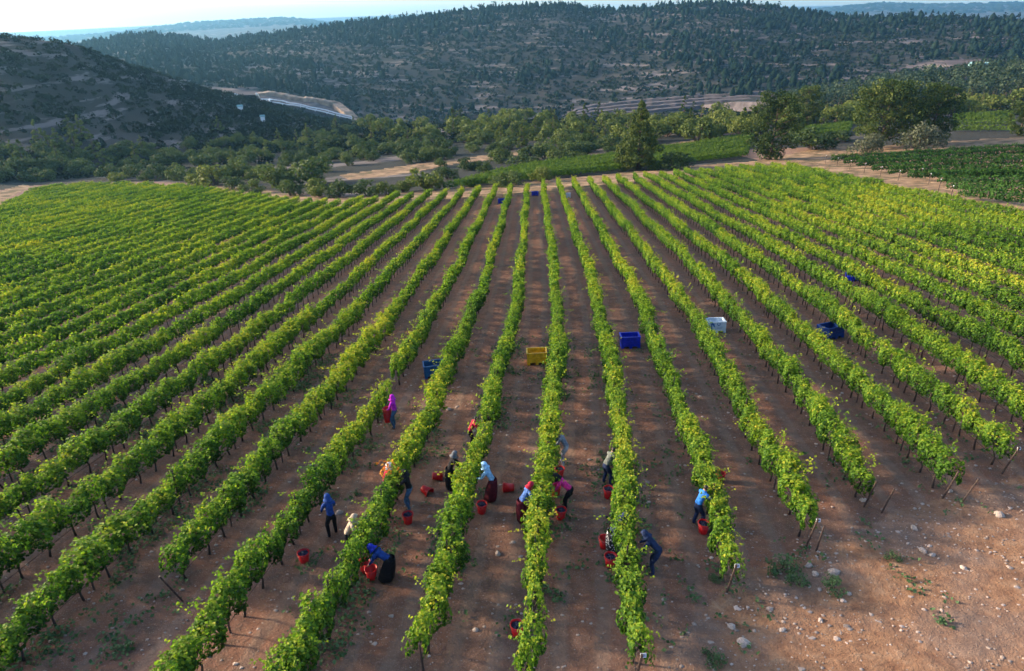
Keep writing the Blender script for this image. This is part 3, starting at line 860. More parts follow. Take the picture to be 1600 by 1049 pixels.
scatter_belt(40, (1330, 1600), ([1330, 1600], [170, 158], [192, 178]), YPINE + LITEB, 'young_pine', 'tree', 'pale young pine in the belt behind the broad pines', 'young pines behind the broad pines', (6, 9.5))

# far hillsides: low-polygon clumps
def ico():
    t = (1 + 5 ** .5) / 2
    v = np.array([(-1,t,0),(1,t,0),(-1,-t,0),(1,-t,0),(0,-1,t),(0,1,t),(0,-1,-t),(0,1,-t),(t,0,-1),(t,0,1),(-t,0,-1),(-t,0,1)], float); v /= np.linalg.norm(v[0])
    f = np.array([(0,11,5),(0,5,1),(0,1,7),(0,7,10),(0,10,11),(1,5,9),(5,11,4),(11,10,2),(10,7,6),(7,1,8),(3,9,4),(3,4,2),(3,2,6),(3,6,8),(3,8,9),(4,9,5),(2,4,11),(6,2,10),(8,6,7),(9,8,1)])
    return v, f
IV, IF = ico()
def ico2():
    V = list(map(tuple, IV)); F = []; cache = {}
    def mid(a, b):
        k = (min(a, b), max(a, b))
        if k not in cache:
            m = (np.array(V[a]) + np.array(V[b])) / 2; m /= np.linalg.norm(m); V.append(tuple(m)); cache[k] = len(V) - 1
        return cache[k]
    for a, b, c in IF:
        ab, bc, ca = mid(a, b), mid(b, c), mid(c, a); F += [(a, ab, ca), (b, bc, ab), (c, ca, bc), (ab, bc, ca)]
    return np.array(V), np.array(F)
I2V, I2F = ico2()
def blobs(P, S, tint, fine=False, tall=None):
    bv, bf = (I2V, I2F) if fine else (IV, IF)
    n = len(P); m = len(bv)
    jit = 1 + rng.uniform(-.35, .35, (n, m, 1))
    V = bv[None] * jit * S[:, None, :] + P[:, None, :]
    F = (bf[None] + (np.arange(n) * m)[:, None, None]).reshape(-1, 3)
    return V.reshape(-1, 3), F, np.repeat(tint, m) + rng.uniform(-.12, .12, n * m)
def cones(P, H, W, tint):
    n = len(P); k = 6; lv = [(-.02, .6), (.22, 1.0), (.5, .92), (.8, .55), (1.0, .12)]
    m = k * len(lv)
    ang = np.arange(k) * 2 * math.pi / k
    V = np.zeros((n, m, 3))
    for i, (u, w) in enumerate(lv):
        a = ang[None] + rng.uniform(0, 1, (n, 1)) + i * .5
        rr = W[:, None] * w * (1 + rng.uniform(-.35, .35, (n, k)))
        V[:, i*k:(i+1)*k, 0] = P[:, :1] + rr * np.cos(a); V[:, i*k:(i+1)*k, 1] = P[:, 1:2] + rr * np.sin(a); V[:, i*k:(i+1)*k, 2] = P[:, 2:3] + H[:, None] * u + H[:, None] * rng.uniform(-.05, .05, (n, k))
    f = []
    for i in range(len(lv) - 1):
        for j in range(k): f.append((i*k+j, i*k+(j+1) % k, (i+1)*k+(j+1) % k, (i+1)*k+j))
    F = (np.array(f)[None] + (np.arange(n) * m)[:, None, None]).reshape(-1, 4)
    return V.reshape(-1, 3), F, np.repeat(tint, m) + rng.uniform(-.15, .15, n * m)
CUTW = [poly_w(t) for t in CUTS]
def sample_hill(n, azr, rr, dens=None):
    az = rng.uniform(R(azr[0]), R(azr[1]), n); r = np.sqrt(rng.uniform(rr[0] ** 2, rr[1] ** 2, n))
    x = r * np.sin(az); y = r * np.cos(az); z = ground(x, y)
    ok = np.ones(n, bool)
    for P in CUTW: ok &= ~inside(P, x, y)
    if dens is not None: ok &= rng.random(n) < dens(x, y, z)
    return np.stack([x, y, z], 1)[ok]
def shrubs(P, W, Hh, per, leaf, tint):
    """leafy domes, per leaves each"""
    n = len(P)
    d = rng.normal(0, 1, (n, per, 3)); d[..., 2] = np.abs(d[..., 2]); d /= np.linalg.norm(d, axis=2)[..., None]
    q = rng.uniform(.6, 1.05, (n, per, 1))
    C = P[:, None, :] + d * q * np.stack([W, W, Hh], 1)[:, None, :]
    S = (leaf * (W[:, None] / W.mean()) * rng.uniform(.7, 1.4, (n, per))).ravel()
    V, F = leaf_cloud(C.reshape(-1, 3), (d + np.array([0, 0, .3])).reshape(-1, 3), S, .45, 1.0)
    T = np.repeat(tint, per) + rng.uniform(-.2, .2, n * per)
    return V, F, np.repeat(np.clip(T, 0, 1), 4)
def scrub(name, label, P, lo, hi, per, leaf, t0, t1, mat):
    w = rng.uniform(lo, hi, len(P)); V, F, T = shrubs(P, w, w * rng.uniform(.8, 1.3, len(P)), per, leaf, rng.uniform(t0, t1, len(P)))
    o = put(name, mesh_np(name, V, F, M[mat], {'tint': T})); tag(o, label, kind='stuff')
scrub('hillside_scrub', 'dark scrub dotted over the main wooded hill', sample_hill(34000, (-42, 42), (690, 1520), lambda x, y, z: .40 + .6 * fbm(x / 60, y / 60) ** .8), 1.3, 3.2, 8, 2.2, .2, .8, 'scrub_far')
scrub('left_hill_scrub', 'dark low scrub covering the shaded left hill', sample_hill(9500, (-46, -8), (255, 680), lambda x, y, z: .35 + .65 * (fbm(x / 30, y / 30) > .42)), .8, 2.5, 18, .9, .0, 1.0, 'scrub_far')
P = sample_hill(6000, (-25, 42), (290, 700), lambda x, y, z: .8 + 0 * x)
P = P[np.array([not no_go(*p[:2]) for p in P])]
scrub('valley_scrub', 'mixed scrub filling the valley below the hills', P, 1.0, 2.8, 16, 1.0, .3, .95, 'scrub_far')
# pine forest on the main hill, in stands
def stand(x, y, z):
    a = fbm(x / 130 + 3, y / 90 + 8, 3); return np.clip(np.clip((a - .46) * 7, .04, 1) + np.clip((np.hypot(x, y) - 1230) / 90, 0, .9), 0, 1)
P = sample_hill(12000, (-42, 42), (730, 1560), stand)
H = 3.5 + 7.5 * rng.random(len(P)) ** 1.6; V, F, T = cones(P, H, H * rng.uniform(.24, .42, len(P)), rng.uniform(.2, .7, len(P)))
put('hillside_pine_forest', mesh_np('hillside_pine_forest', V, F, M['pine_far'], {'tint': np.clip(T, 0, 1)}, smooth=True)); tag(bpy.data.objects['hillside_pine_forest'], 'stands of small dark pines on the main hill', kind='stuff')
P = sample_hill(1600, (20, 46), (405, 640), lambda x, y, z: np.clip((np.hypot(x, y) - 400) / 60, 0, 1) * .9)
# far ridges
P2 = sample_hill(5000, (-42, 42), (5600, 7100), None)
s = rng.uniform(9, 18, len(P2)); V, F, T = blobs(P2, np.stack([s * 1.4, s * 1.4, s * .7], 1), rng.uniform(.2, .7, len(P2)))
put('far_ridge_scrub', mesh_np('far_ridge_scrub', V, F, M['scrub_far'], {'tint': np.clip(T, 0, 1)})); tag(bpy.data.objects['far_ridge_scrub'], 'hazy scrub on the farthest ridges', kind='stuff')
# spur pines: the nearest ones stand as trees of their own
d = np.hypot(P[:, 0], P[:, 1]); az_ = np.degrees(np.arctan2(P[:, 0], P[:, 1]))
inview = (az_ < 38)
idx = np.where(inview)[0]; pick = set(idx[np.argsort(d[idx])][:120].tolist())
rest = np.array([i not in pick for i in range(len(P))])
H = rng.uniform(6.5, 11, len(P)); V, F, T = shrubs(P[rest], H[rest] * .24, H[rest], 34, 1.3, rng.uniform(.15, .8, rest.sum()))
put('spur_pine_forest', mesh_np('spur_pine_forest', V, F, M['spur'], {'tint': np.clip(T, 0, 1)})); tag(bpy.data.objects['spur_pine_forest'], 'dense pale pine wood on the right-hand spur', kind='stuff')
SPINE = [conifer_meshes(80 + i, M['spur'], 9, 2.2, 26, .5, 24, lo=.04) for i in range(4)]
for i in pick:
    m = random.choice(SPINE); o = empty('pine_tree', Vector(P[i]), random.uniform(0, 6.28)); s = H[i] / 9; o.scale = (s, s, s)
    tag(o, 'pale pine at the lower front of the wooded right-hand spur', 'tree', 'pines on the front of the right-hand spur')
    put('crown', m[0], o); put('trunk', m[1], o)
# skyline pines
n = 0
RID = [conifer_meshes(90 + i, M['pine_far'], 10, 3.1, 26, .9, 20, lo=.03, broad=(i % 2 == 0)) for i in range(4)]
for x in np.concatenate([np.linspace(345, 940, 88), np.linspace(950, 1600, 62), np.linspace(172, 335, 26)]):
    x = x + random.uniform(-3, 3)
    az, _ = ray(x, 40.); r = np.linspace(1050, 1620, 300); sl = (ground(r * math.sin(az), r * math.cos(az)) - CAMZ) / r
    rr = float(r[np.argmax(sl)]) - random.uniform(0, 25)
    p = Vector((rr * math.sin(az), rr * math.cos(az), 0)); p.z = gz(p.x, p.y) - .3
    h = random.uniform(7, 13); m = random.choice(RID)
    o = empty('pine_tree', p, random.uniform(0, 6.28)); o.scale = (h / 10 * random.uniform(.8, 1.3),) * 2 + (h / 10,)
    tag(o, 'small dark pine standing on the skyline of the main ridge', 'tree', 'pines along the skyline of the main ridge')
    put('crown', m[0], o); put('trunk', m[1], o)

# ------------------------------------------------------------------ road in the valley
def road():
    pts = [(385, 156), (410, 160), (450, 166), (490, 174), (520, 181), (550, 188)]
    W = [G(*p) for p in pts]
    W = [Vector((p.x, p.y, p.z)) for p in W]
    sm = []
    for a, b in zip(W[:-1], W[1:]):
        for t in np.linspace(0, 1, 8, endpoint=False): sm.append(a.lerp(b, float(t)))
    sm.append(W[-1])
    V = []; F = []
    L = []; Rr = []
    for i, p in enumerate(sm):
        d = (sm[min(i + 2, len(sm) - 1)] - sm[max(i - 2, 0)]); d.z = 0; d.normalize(); nrm = Vector((d.y, -d.x, 0))
        zmax = max(gz(p.x, p.y), gz((p + nrm * 7).x, (p + nrm * 7).y), gz((p - nrm * 7).x, (p - nrm * 7).y)) + 1.2
        a = p - nrm * 7; b = p + nrm * 7
        V += [(a.x, a.y, zmax), (b.x, b.y, zmax), (b.x, b.y, zmax - 9), (a.x, a.y, zmax - 9)]; L.append((a.x, a.y, zmax)); Rr.append((b.x, b.y, zmax))
    n = len(sm)
    for i in range(n - 1):
        for j in range(4): F.append((i*4+j, i*4+(j+1) % 4, (i+1)*4+(j+1) % 4, (i+1)*4+j))
    o = put('valley_road', mesh_np('valley_road', V, np.array(F), M['asphalt'])); tag(o, 'grey road curving through the valley', kind='structure')
    for side, pl in (('near', L), ('far', Rr)):
        g = Geo()
        g.tube([(x, y, z + 1.0) for x, y, z in pl], .55, 4)
        r = empty('guard_rail', pl[0]); tag(r, 'long white guard rail on the %s side of the valley road' % side, 'guard rail', 'guard rails of the valley road')
        me = g.mesh('guard_rail_beam', M['rail']); b = put('beam', me, r, -Vector(pl[0]))
        for i in range(0, len(pl), 5):
            x, y, z = pl[i]; q = Geo(); q.box((-.25, -.25, -.4), (.25, .25, 1.0)); put('post', q.mesh('rail_post', M['rail']), r, Vector((x, y, z)) - Vector(pl[0]))
road()
def terrace(pts, w, h, label, mat='terrace', name='terrace'):
    W = [G(*p) for p in pts]; sm = []
    for a, b in zip(W[:-1], W[1:]):
        for t in np.linspace(0, 1, 10, endpoint=False): sm.append(a.lerp(b, float(t)))
    sm.append(W[-1]); V = []; F = []
    for i, p in enumerate(sm):
        d = sm[min(i + 3, len(sm) - 1)] - sm[max(i - 3, 0)]; d.z = 0; d.normalize(); nr = Vector((d.y, -d.x, 0))
        if nr.y > 0: nr = -nr
        j = random.uniform(-.2, .2) * h; tp = min(1, 8 * i / len(sm), 8 * (len(sm) - 1 - i) / len(sm)); z = p.z - 1.5 + (h + 1.5) * tp + random.uniform(-.14, .14) * h
        for off, zz in ((w * .5 + 2.5 + j, p.z - 6), (w * .5 + j, z), (-w * .5, z + .3), (-w * .5 - 3, z - 8)):
            q = p + nr * off; V.append((q.x, q.y, zz))
    for i in range(len(sm) - 1):
        for k in range(3): F.append((i*4+k, i*4+k+1, (i+1)*4+k+1, (i+1)*4+k))
    o = put(name, mesh_np(name, V, np.array(F), M[mat])); tag(o, label, kind='structure')
M['terrace'] = plain_mat('cut_limestone_bank', (.080, .068, .072), .95, .5, .12)
M['tan'] = plain_mat('tan_earth_bank', (.25, .18, .13), .95, .5, .15)
for i, dy in enumerate((0, 8, 15, 22)):
    terrace([(872 - dy * .2, 190 - 0 + (3 - i) * 0 - dy * .35), (930, 184 - dy * .75), (1010, 177 - dy * .8), (1100, 168 - dy * .7), (1240, 158 - dy * .55)], 7, 2.6, 'grey cut terrace bank at the foot of the main hill')
terrace([(385, 147), (430, 150), (465, 157), (500, 160), (525, 166), (540, 178), (556, 185)], 9, 3.5, 'tan earth bank cut above the valley road', 'tan', 'embankment')
# sheds among the trees
for (x, y, w, lab) in ((376, 174, 2.8, 'small pale shed at the foot of the left hill'), (411, 190, 2.2, 'tiny pale hut among trees below the valley road')):
    p = G(x, y); o = empty('shed', p, .5); tag(o, lab, 'shed')
    g = Geo(); g.box((-w/2, -w/3, -1), (w/2, w/3, 2.6)); put('wall', g.mesh('shed_wall', M['grey']), o)
    g = Geo(); g.add([(-w/2-.3, -w/3-.3, 2.6), (w/2+.3, -w/3-.3, 2.6), (w/2+.3, w/3+.3, 2.6), (-w/2-.3, w/3+.3, 2.6), (-w/2-.3, 0, 3.8), (w/2+.3, 0, 3.8)], [(0, 1, 5, 4), (2, 3, 4, 5), (0, 4, 3), (1, 2, 5), (0, 3, 2, 1)])
    put('roof', g.mesh('shed_roof', M['roof']), o)
p = G(1530, 103); o = empty('greenhouse', p, -.2); o.scale = (.55, .55, .5); tag(o, 'pale blue-green sheeted greenhouse above the right-hand spur wood', 'greenhouse')
g = Geo(); g.box((-16, -8, -4), (16, 8, 5)); put('wall', g.mesh('greenhouse_wall', M['roof']), o)
g = Geo()
for i in range(4):
    a = -16 + 8 * i; g.add([(a, -8.3, 5), (a + 8, -8.3, 5), (a + 8, 8.3, 5), (a, 8.3, 5), (a + 4, -8.3, 7), (a + 4, 8.3, 7)], [(0, 4, 5, 3), (4, 1, 2, 5), (0, 1, 4), (2, 3, 5)])
put('roof', g.mesh('greenhouse_roof', M['roof']), o)

# ------------------------------------------------------------------ harvest bins
def bin_meshes(mat, prt=False):
    W, D, Hh, t = .60, .52, .76, .045
    g = Geo()
    z0, z1 = .14, Hh
    g.box((-W, -D, z0), (W, -D + t, z1)); g.box((-W, D - t, z0), (W, D, z1))
    g.box((-W, -D + t + .002, z0), (-W + t, D - t - .002, z1)); g.box((W - t, -D + t + .002, z0), (W, D - t - .002, z1))
    shell = g.mesh('bin_shell', mat)
    g = Geo(); g.box((-W + t + .002, -D + t + .002, z0 + .003), (W - t - .002, D - t - .002, z0 + .04)); floor = g.mesh('bin_floor', mat)
    g = Geo()
    for (a, b, c, d) in ((-W - .025, W + .025, -D - .025, -D + t + .012), (-W - .025, W + .025, D - t - .012, D + .025)): g.box((a, c, Hh - .05), (b, d, Hh + .012))
    for (a, b) in ((-W - .025, -W + t + .012), (W - t - .012, W + .025)): g.box((a, -D + t + .0135, Hh - .05), (b, D - t - .0135, Hh + .012))
    rim = g.mesh('bin_rim', mat)
    g = Geo(); g.box((-.09, -D - .002, 0), (.09, D + .002, z0 - .002)); footm = g.mesh('bin_foot', mat)
    g = Geo(); g.box((-.035, -.022, z0 + .02), (.035, 0, Hh - .052)); rib = g.mesh('bin_rib', mat)
    g = Geo(); g.box((-W + .05, -.016, .42), (W - .05, 0, .455)); band = g.mesh('bin_band', mat)
    return dict(shell=shell, floor=floor, rim=rim, foot=footm, rib=rib, band=band, D=D, W=W)
def harvest_bin(px, py, mat, label, rz=0., ribs=True, prt=False, scale=1.0):
    b = BINS.setdefault(mat, bin_meshes(M[mat]))
    p = G(px, py)
    sx = math.atan2(gz(p.x, p.y + .5) - gz(p.x, p.y - .5), 1.0); sy = -math.atan2(gz(p.x + .5, p.y) - gz(p.x - .5, p.y), 1.0)
    o = empty('harvest_bin', p, rz); o.rotation_euler = (sx, sy, rz); o.scale = (scale,) * 3
    tag(o, label, 'bin', 'harvest bins between the rows')
    put('shell', b['shell'], o); put('floor', b['floor'], o); put('rim', b['rim'], o)
    for x in (-.51, 0, .51): put('foot', b['foot'], o, (x, 0, 0))
    if ribs:
        for x in (-.565, 0, .565): put('rib', b['rib'], o, (x, -b['D'], 0))
        for x in (-.565, 0, .565): put('rib', b['rib'], o, (x, b['D'], 0), (0, 0, math.pi))
        put('band', b['band'], o, (0, -b['D'] , 0))
    if prt:
        y0 = -b['D'] - .006
        g = Geo()      # blue printed emblem: an arch-like mark
        g.box((-.40, y0, .28), (-.29, y0 + .005, .66)); g.add([(-.40, y0, .66), (-.29, y0, .72), (-.16, y0, .62), (-.12, y0, .42), (-.20, y0, .42), (-.28, y0, .58)], [(0, 5, 1), (1, 5, 2), (2, 5, 4, 3)])
        put('print', g.mesh('bin_emblem', M['print']), o)
        g = Geo()      # and lettering reduced to its strokes
        g.box((.02, y0, .54), (.06, y0 + .005, .68)); g.box((.18, y0, .54), (.22, y0 + .005, .68)); g.box((.062, y0, .50), (.178, y0 + .005, .56))
        g.box((.02, y0, .40), (.36, y0 + .005, .42)); g.box((.02, y0, .32), (.32, y0 + .005, .34))
        put('print', g.mesh('bin_lettering', M['print']), o)
    return o
BINS = {}
harvest_bin(839, 566, 'yellow', 'yellow plastic harvest bin standing in the middle aisle', .0)
harvest_bin(984, 541, 'blue', 'bright royal blue harvest bin right of the yellow bin', -.03)
harvest_bin(1117, 517, 'pale', 'pale blue-white harvest bin with blue print on its front', -.06, ribs=False, prt=True)
harvest_bin(1297, 526, 'blue2', 'dark blue harvest bin among the right-hand rows', .32)
harvest_bin(679, 586, 'teal', 'faded blue harvest bin half hidden by leaves, left of the yellow bin', .18)
harvest_bin(784, 318, 'blue', 'small-looking blue bin near the far end, leftmost of three', .05)
harvest_bin(836, 306, 'blue', 'blue bin at the far end beside the track, middle of three', .0)
harvest_bin(886, 309, 'grey', 'grey-white bin at the far end of the rows', .0)
harvest_bin(1334, 437, 'blue', 'blue bin almost hidden by foliage far right', .3, scale=.8)

# ------------------------------------------------------------------ buckets
def bucket_meshes():
    g = Geo(); g.lathe([(0, 0), (.125, 0), (.13, .01), (.172, .36), (.166, .36), (.125, .02), (0, .02)], 20); body = g.mesh('bucket_body', M['red'], True)
    g = Geo(); g.lathe([(.171, .345), (.19, .345), (.193, .36), (.19, .375), (.165, .375), (.165, .352)], 20); rim = g.mesh('bucket_rim', M['red'], True)
    g = Geo(); g.lathe([(.158, .262), (.171, .266), (.171, .278), (.160, .282)], 20); rib = g.mesh('bucket_band', M['red'], True)
    g = Geo(); g.tube([(.19 * math.cos(a), -.06 - .10 * math.sin(a), .36 - .0 + .03 * math.sin(a)) for a in np.linspace(0, math.pi, 9)], .006, 4); handle = g.mesh('bucket_handle', M['wire'])
    g = Geo(); q = np.random.default_rng(5)
    for i in range(46):
        a = q.uniform(0, 6.28); r = math.sqrt(q.uniform(0, 1)) * .135
        g.ell((r * math.cos(a), r * math.sin(a), .315 + .035 * (1 - r / .14) + q.uniform(-.01, .01)), (.028, .028, .026), 6, 4)
    g.lathe([(0, .315), (.155, .31)], 12)
    return body, rim, rib, handle, g.mesh('grape_heap', M['grape'], True)
BK = bucket_meshes()
def bucket(px, py, label, full=True, lie=None, up=0.0, loc=None, tilt=(0, 0), glabel=None):
    p = G(px, py) if loc is None else Vector(loc)
    o = empty('bucket', p + Vector((0, 0, up)), random.uniform(0, 6.28))
    if lie is not None:
        o.rotation_euler = (0, R(96), lie); o.location.z += .17
    elif tilt != (0, 0): o.rotation_euler = (tilt[0], tilt[1], 0)
    o.scale = (1.15,) * 3
    tag(o, label, 'bucket', 'red picking buckets')
    put('body', BK[0], o); put('rim', BK[1], o); put('band', BK[2], o); put('handle', BK[3], o)
    if full:
        h = put('grapes', BK[4], None, o.location, o.rotation_euler, (1.15,) * 3)
        tag(h, glabel or ('dark grapes filling the ' + label.split(' with ')[0]), 'grapes', 'harvested grapes', 'stuff')
    return o
bucket(476, 878, 'red bucket on the ground below the hooded blue jacket')
bucket(638, 817, 'red bucket at the feet of the picker in black')
bucket(753, 801, 'red bucket beside the picker in the light blue shirt')
bucket(874, 745, 'red bucket in front of the picker in grey')
bucket(876, 810, 'red bucket below the picker in pink')
bucket(868, 774, 'red bucket tucked under the vines left of the pink shirt', False)
bucket(950, 777, 'red bucket in front of the picker in the grey-green shirt')
bucket(944, 856, 'empty red bucket behind the picker in the patterned skirt', False)
bucket(953, 884, 'red bucket before the patterned skirt')
bucket(1098, 832, 'red bucket at the foot of the picker in bright blue')
bucket(808, 992, 'red bucket nearest the camera, half under the vines')
bucket(571, 893, 'red bucket half hidden in leaves behind the bending blue hoodie', False)
bucket(1124, 752, 'red bucket behind the vines right of the bright blue shirt', False)
bucket(676, 749, 'empty red bucket lying on its side, upper of two', False, lie=.1)
bucket(661, 768, 'empty red bucket lying on its side, lower of two', False, lie=-.7)
bucket(803, 767, 'empty red bucket lying alone in the middle aisle', False, lie=3.05)

# ------------------------------------------------------------------ people
SK = {'light': (.42, .25, .17), 'tan': (.30, .17, .11)}
CLO = {}
def cloth(name, col, rough=.85):
    if name not in CLO: CLO[name] = plain_mat('cloth_' + name, col, rough, .38, 11, .15, .9)
    return CLO[name]
SKIN = plain_mat('skin', (.32, .18, .12), .6, .08, 10); HAIR = plain_mat('dark_hair', (.02, .016, .014), .6, .3, 30); SHOE = plain_mat('dark_shoe', (.03, .028, .03), .6, .3, 12)
def ik(a, b, l1, l2, pole):
    a = np.array(a, float); b = np.array(b, float); d = b - a; L = np.linalg.norm(d); L2 = min(L, (l1 + l2) * .985); d = d / (L + 1e-9)
    b = a + d * L2
    x = (l1 * l1 - l2 * l2 + L2 * L2) / (2 * L2); h = math.sqrt(max(0, l1 * l1 - x * x))
    p = np.array(pole, float); p = p - d * p.dot(d); p /= np.linalg.norm(p) + 1e-9
    return a + d * x + p * h, b
def person(px, py, face, lean, label, top, bottom, head='hair', headcol=None, skirt=None, squat=0.0, hands=((-.22, .45, .95), (.2, .5, 1.1)), size=1.0, pattern=None):
    """face: heading in degrees from +Y towards +X; lean: torso angle from upright; hands: left and right targets in local space"""
    p = G(px, py)
    hipz = .92 - squat
    ln = R(lean); back = -.18 * math.sin(ln) - squat * .15
    V = []; E = []; RAD = []; REG = []
    def v(c, r, reg):
        V.append(tuple(map(float, c))); RAD.append(r if isinstance(r, tuple) else (r, r)); REG.append(reg); return len(V) - 1
    def e(a, b): E.append((a, b))
    pel = np.array((0, back, hipz)); up = np.array((0, math.sin(ln), math.cos(ln))); fw = np.array((0, math.cos(ln), -math.sin(ln)))
    i0 = v(pel, (.155, .135), 'B')
    w = v(pel + up * .17, (.150, .125), 'T'); c = v(pel + up * .36, (.175, .14), 'T'); n0 = v(pel + up * .50, (.085, .075), 'T')
    hl = ln * .75; uh = np.array((0, math.sin(hl), math.cos(hl)))
    nk = v(pel + up * .57 + uh * .02, .052, 'S'); h1 = v(pel + up * .57 + uh * .10, (.078, .088), 'H'); h2 = v(pel + up * .57 + uh * .20, (.072, .082), 'H')
    for a, b in ((i0, w), (w, c), (c, n0), (n0, nk), (nk, h1), (h1, h2)): e(a, b)
    fingers = []
    for s, tgt in ((-1, hands[0]), (1, hands[1])):
        sh = pel + up * .47 + np.array((s * .17, 0, 0)); el, ha = ik(sh, tgt, .28, .25, (s * .8, -.5, -.6))
        a = v(sh, .075, 'T'); b = v(el, .055, 'T'); q = v(ha, .030, 'S')
        d = (ha - el) / np.linalg.norm(ha - el); pm = v(ha + d * .075, (.036, .024), 'S')
        e(n0, a); e(a, b); e(b, q); e(q, pm); fingers.append((ha + d * .075, d, s))
        hp = pel + np.array((s * .095, 0, -.04)); ft = np.array((s * .13, .02 + (.06 if s > 0 else -.05), .07))
        kn, an = ik(hp, ft, .44, .43, (s * .15, 1, .1))
        a = v(hp, .105, 'B'); b = v(kn, .076, 'B'); q = v(an, .058, 'B'); t = v(an + np.array((s * .02, .15, -.035)), (.042, .032), 'F')
        e(i0, a); e(a, b); e(b, q); e(q, t)
    me = bpy.data.meshes.new('tmp'); me.from_pydata(V, E, [])
    ob = bpy.data.objects.new('tmp', me); COL.objects.link(ob)
    md = ob.modifiers.new('s', 'SKIN'); md.use_smooth_shade = True; md.branch_smoothing = .6
    sv = me.skin_vertices[0].data if me.skin_vertices else None
    if sv is None:
        import bmesh
        bm = bmesh.new(); bm.from_mesh(me); bm.verts.layers.skin.verify(); bm.to_mesh(me); bm.free(); sv = me.skin_vertices[0].data
    for i, r in enumerate(RAD): sv[i].radius = r; sv[i].use_root = (i == 0)
    ss = ob.modifiers.new('u', 'SUBSURF'); ss.levels = 2; ss.render_levels = 2
    dg = bpy.context.evaluated_depsgraph_get(); dg.update()
    ev = ob.evaluated_get(dg); bme = bpy.data.meshes.new_from_object(ev); bme.name = 'person_body'
    bpy.data.objects.remove(ob)
    # fingers, nose, ears, eyes
    co = np.zeros(len(bme.vertices) * 3, np.float32); bme.vertices.foreach_get('co', co); co = co.reshape(-1, 3)
    polys = [list(pl.vertices) for pl in bme.polygons]
    x = Geo()
    for tip, d, s in fingers:
        sd = np.cross(d, (0, 0, 1)); sd = sd / (np.linalg.norm(sd) + 1e-9); dn = np.cross(sd, d)
        for f, (o_, L) in enumerate(((-.027, .062), (-.009, .075), (.009, .07), (.027, .055))):
            b = tip - d * .02 + sd * o_
            x.tube([b, b + d * L * .6, b + d * L * .85 + dn * -.03], [.010, .009, .006], 5)
        b = tip - d * .05 + sd * .03 * s; x.tube([b, b + sd * .028 * s + d * .03, b + sd * .03 * s + d * .055], [.011, .010, .007], 5)
    hc = pel + up * .57 + uh * .13; fh = np.array((0, math.cos(hl), -math.sin(hl)))
    x.ell(tuple(hc + fh * .088 - uh * .005), (.014, .018, .02), 6, 5)
    for s in (-1, 1): x.ell(tuple(hc + np.array((s * .078, 0, 0))), (.012, .02, .03), 6, 5)
    nx = len(co); xv = np.concatenate(x.V)
    allp = polys + [[i + nx for i in f] for f in x.F4 + x.F3]
    V2 = np.concatenate([co, xv])
    fe = Geo()
    for s in (-1, 1): fe.ell(tuple(hc + fh * .080 + uh * .02 + np.array((s * .032, 0, 0))), (.011, .008, .008), 6, 4)
    ne = len(V2); allp += [[i + ne for i in f] for f in fe.F4 + fe.F3]; V2 = np.concatenate([V2, np.concatenate(fe.V)])
    bme2 = bpy.data.meshes.new('person_body'); bme2.from_pydata(V2.tolist(), [], allp)
    for m in (top, bottom, SKIN, HAIR, SHOE): bme2.materials.append(m)
    segs = []
    for a, b in E:
        ra, rb = REG[a], REG[b]
        segs.append((np.array(V[a]), np.array(V[b]), ra, rb))
    cen = np.array([V2[f].mean(0) for f in allp]); best = np.full(len(cen), 9e9); reg = np.array(['T'] * len(cen))
    for a, b, ra, rb in segs:
        d = b - a; t = np.clip(((cen - a) @ d) / (d @ d), 0, 1); ds = np.linalg.norm(cen - (a + t[:, None] * d), axis=1)
        m = ds < best; best[m] = ds[m]
        rr = np.where(t < .5, ra, rb)
        if {ra, rb} == {'T', 'S'} and ra != 'S': rr = np.where(t < .86, ra, rb)
        if (ra, rb) == ('B', 'T'): rr = np.where(t < .3, 'B', 'T')
        reg[m] = rr[m]
    mi = {'T': 0, 'B': 1, 'S': 2, 'H': 2, 'F': 4}
    ids = np.array([mi[r] for r in reg])
    face_dir = (cen - hc) @ fh
    ids[(reg == 'H') & ((face_dir < .02) | (((cen - hc) @ uh) > .06))] = 3
    ids[len(polys):] = 2; ids[len(polys) + len(x.F4) + len(x.F3):] = 3
    bme2.polygons.foreach_set('material_index', ids.astype(np.int32)); bme2.polygons.foreach_set('use_smooth', np.ones(len(allp), bool)); bme2.update()
    bpy.data.meshes.remove(bme)
    o = empty('person', p, -R(face)); o.scale = (size * 1.06,) * 3
    tag(o, label, 'person', 'grape pickers at work')
    put('body', bme2, o)
    if head in ('scarf', 'hood', 'cap'):
        g = Geo(); k = 1.0 if head != 'cap' else .97
        rows_ = []; nu = 14
        Vh = []; Fh = []
        levels = np.linspace(0, 1, 8) if head != 'cap' else np.linspace(0, .5, 5)
        for t in levels:
            ph = t * R(150)
            for j in range(nu):
                a = 2 * math.pi * j / nu
                rad = math.sin(ph) * .108 * k + .004; hgt = math.cos(ph) * .125 * k
                if t > .75: rad = rad * 1 + (t - .75) * .42; hgt -= (t - .75) * .1
                q = np.array((rad * math.cos(a), 0, 0)) + fh * (rad * 1.12 * math.sin(a)) + uh * (hgt + .03)
                if math.sin(a) > .45 and t > .42 and head != 'cap': q = q - fh * (.06 if t < .8 else .0)
                Vh.append(hc + q - fh * .012)
        L = len(levels)
        for i in range(L - 1):
            for j in range(nu):
                kx = (j + 1) % nu
                am = 2 * math.pi * (j + .5) / nu
                if head != 'cap' and math.sin(am) > .55 and .42 < levels[i] < .8: continue
                Fh.append((i*nu+j, (i+1)*nu+j, (i+1)*nu+kx, i*nu+kx))
        g.add(Vh, Fh)
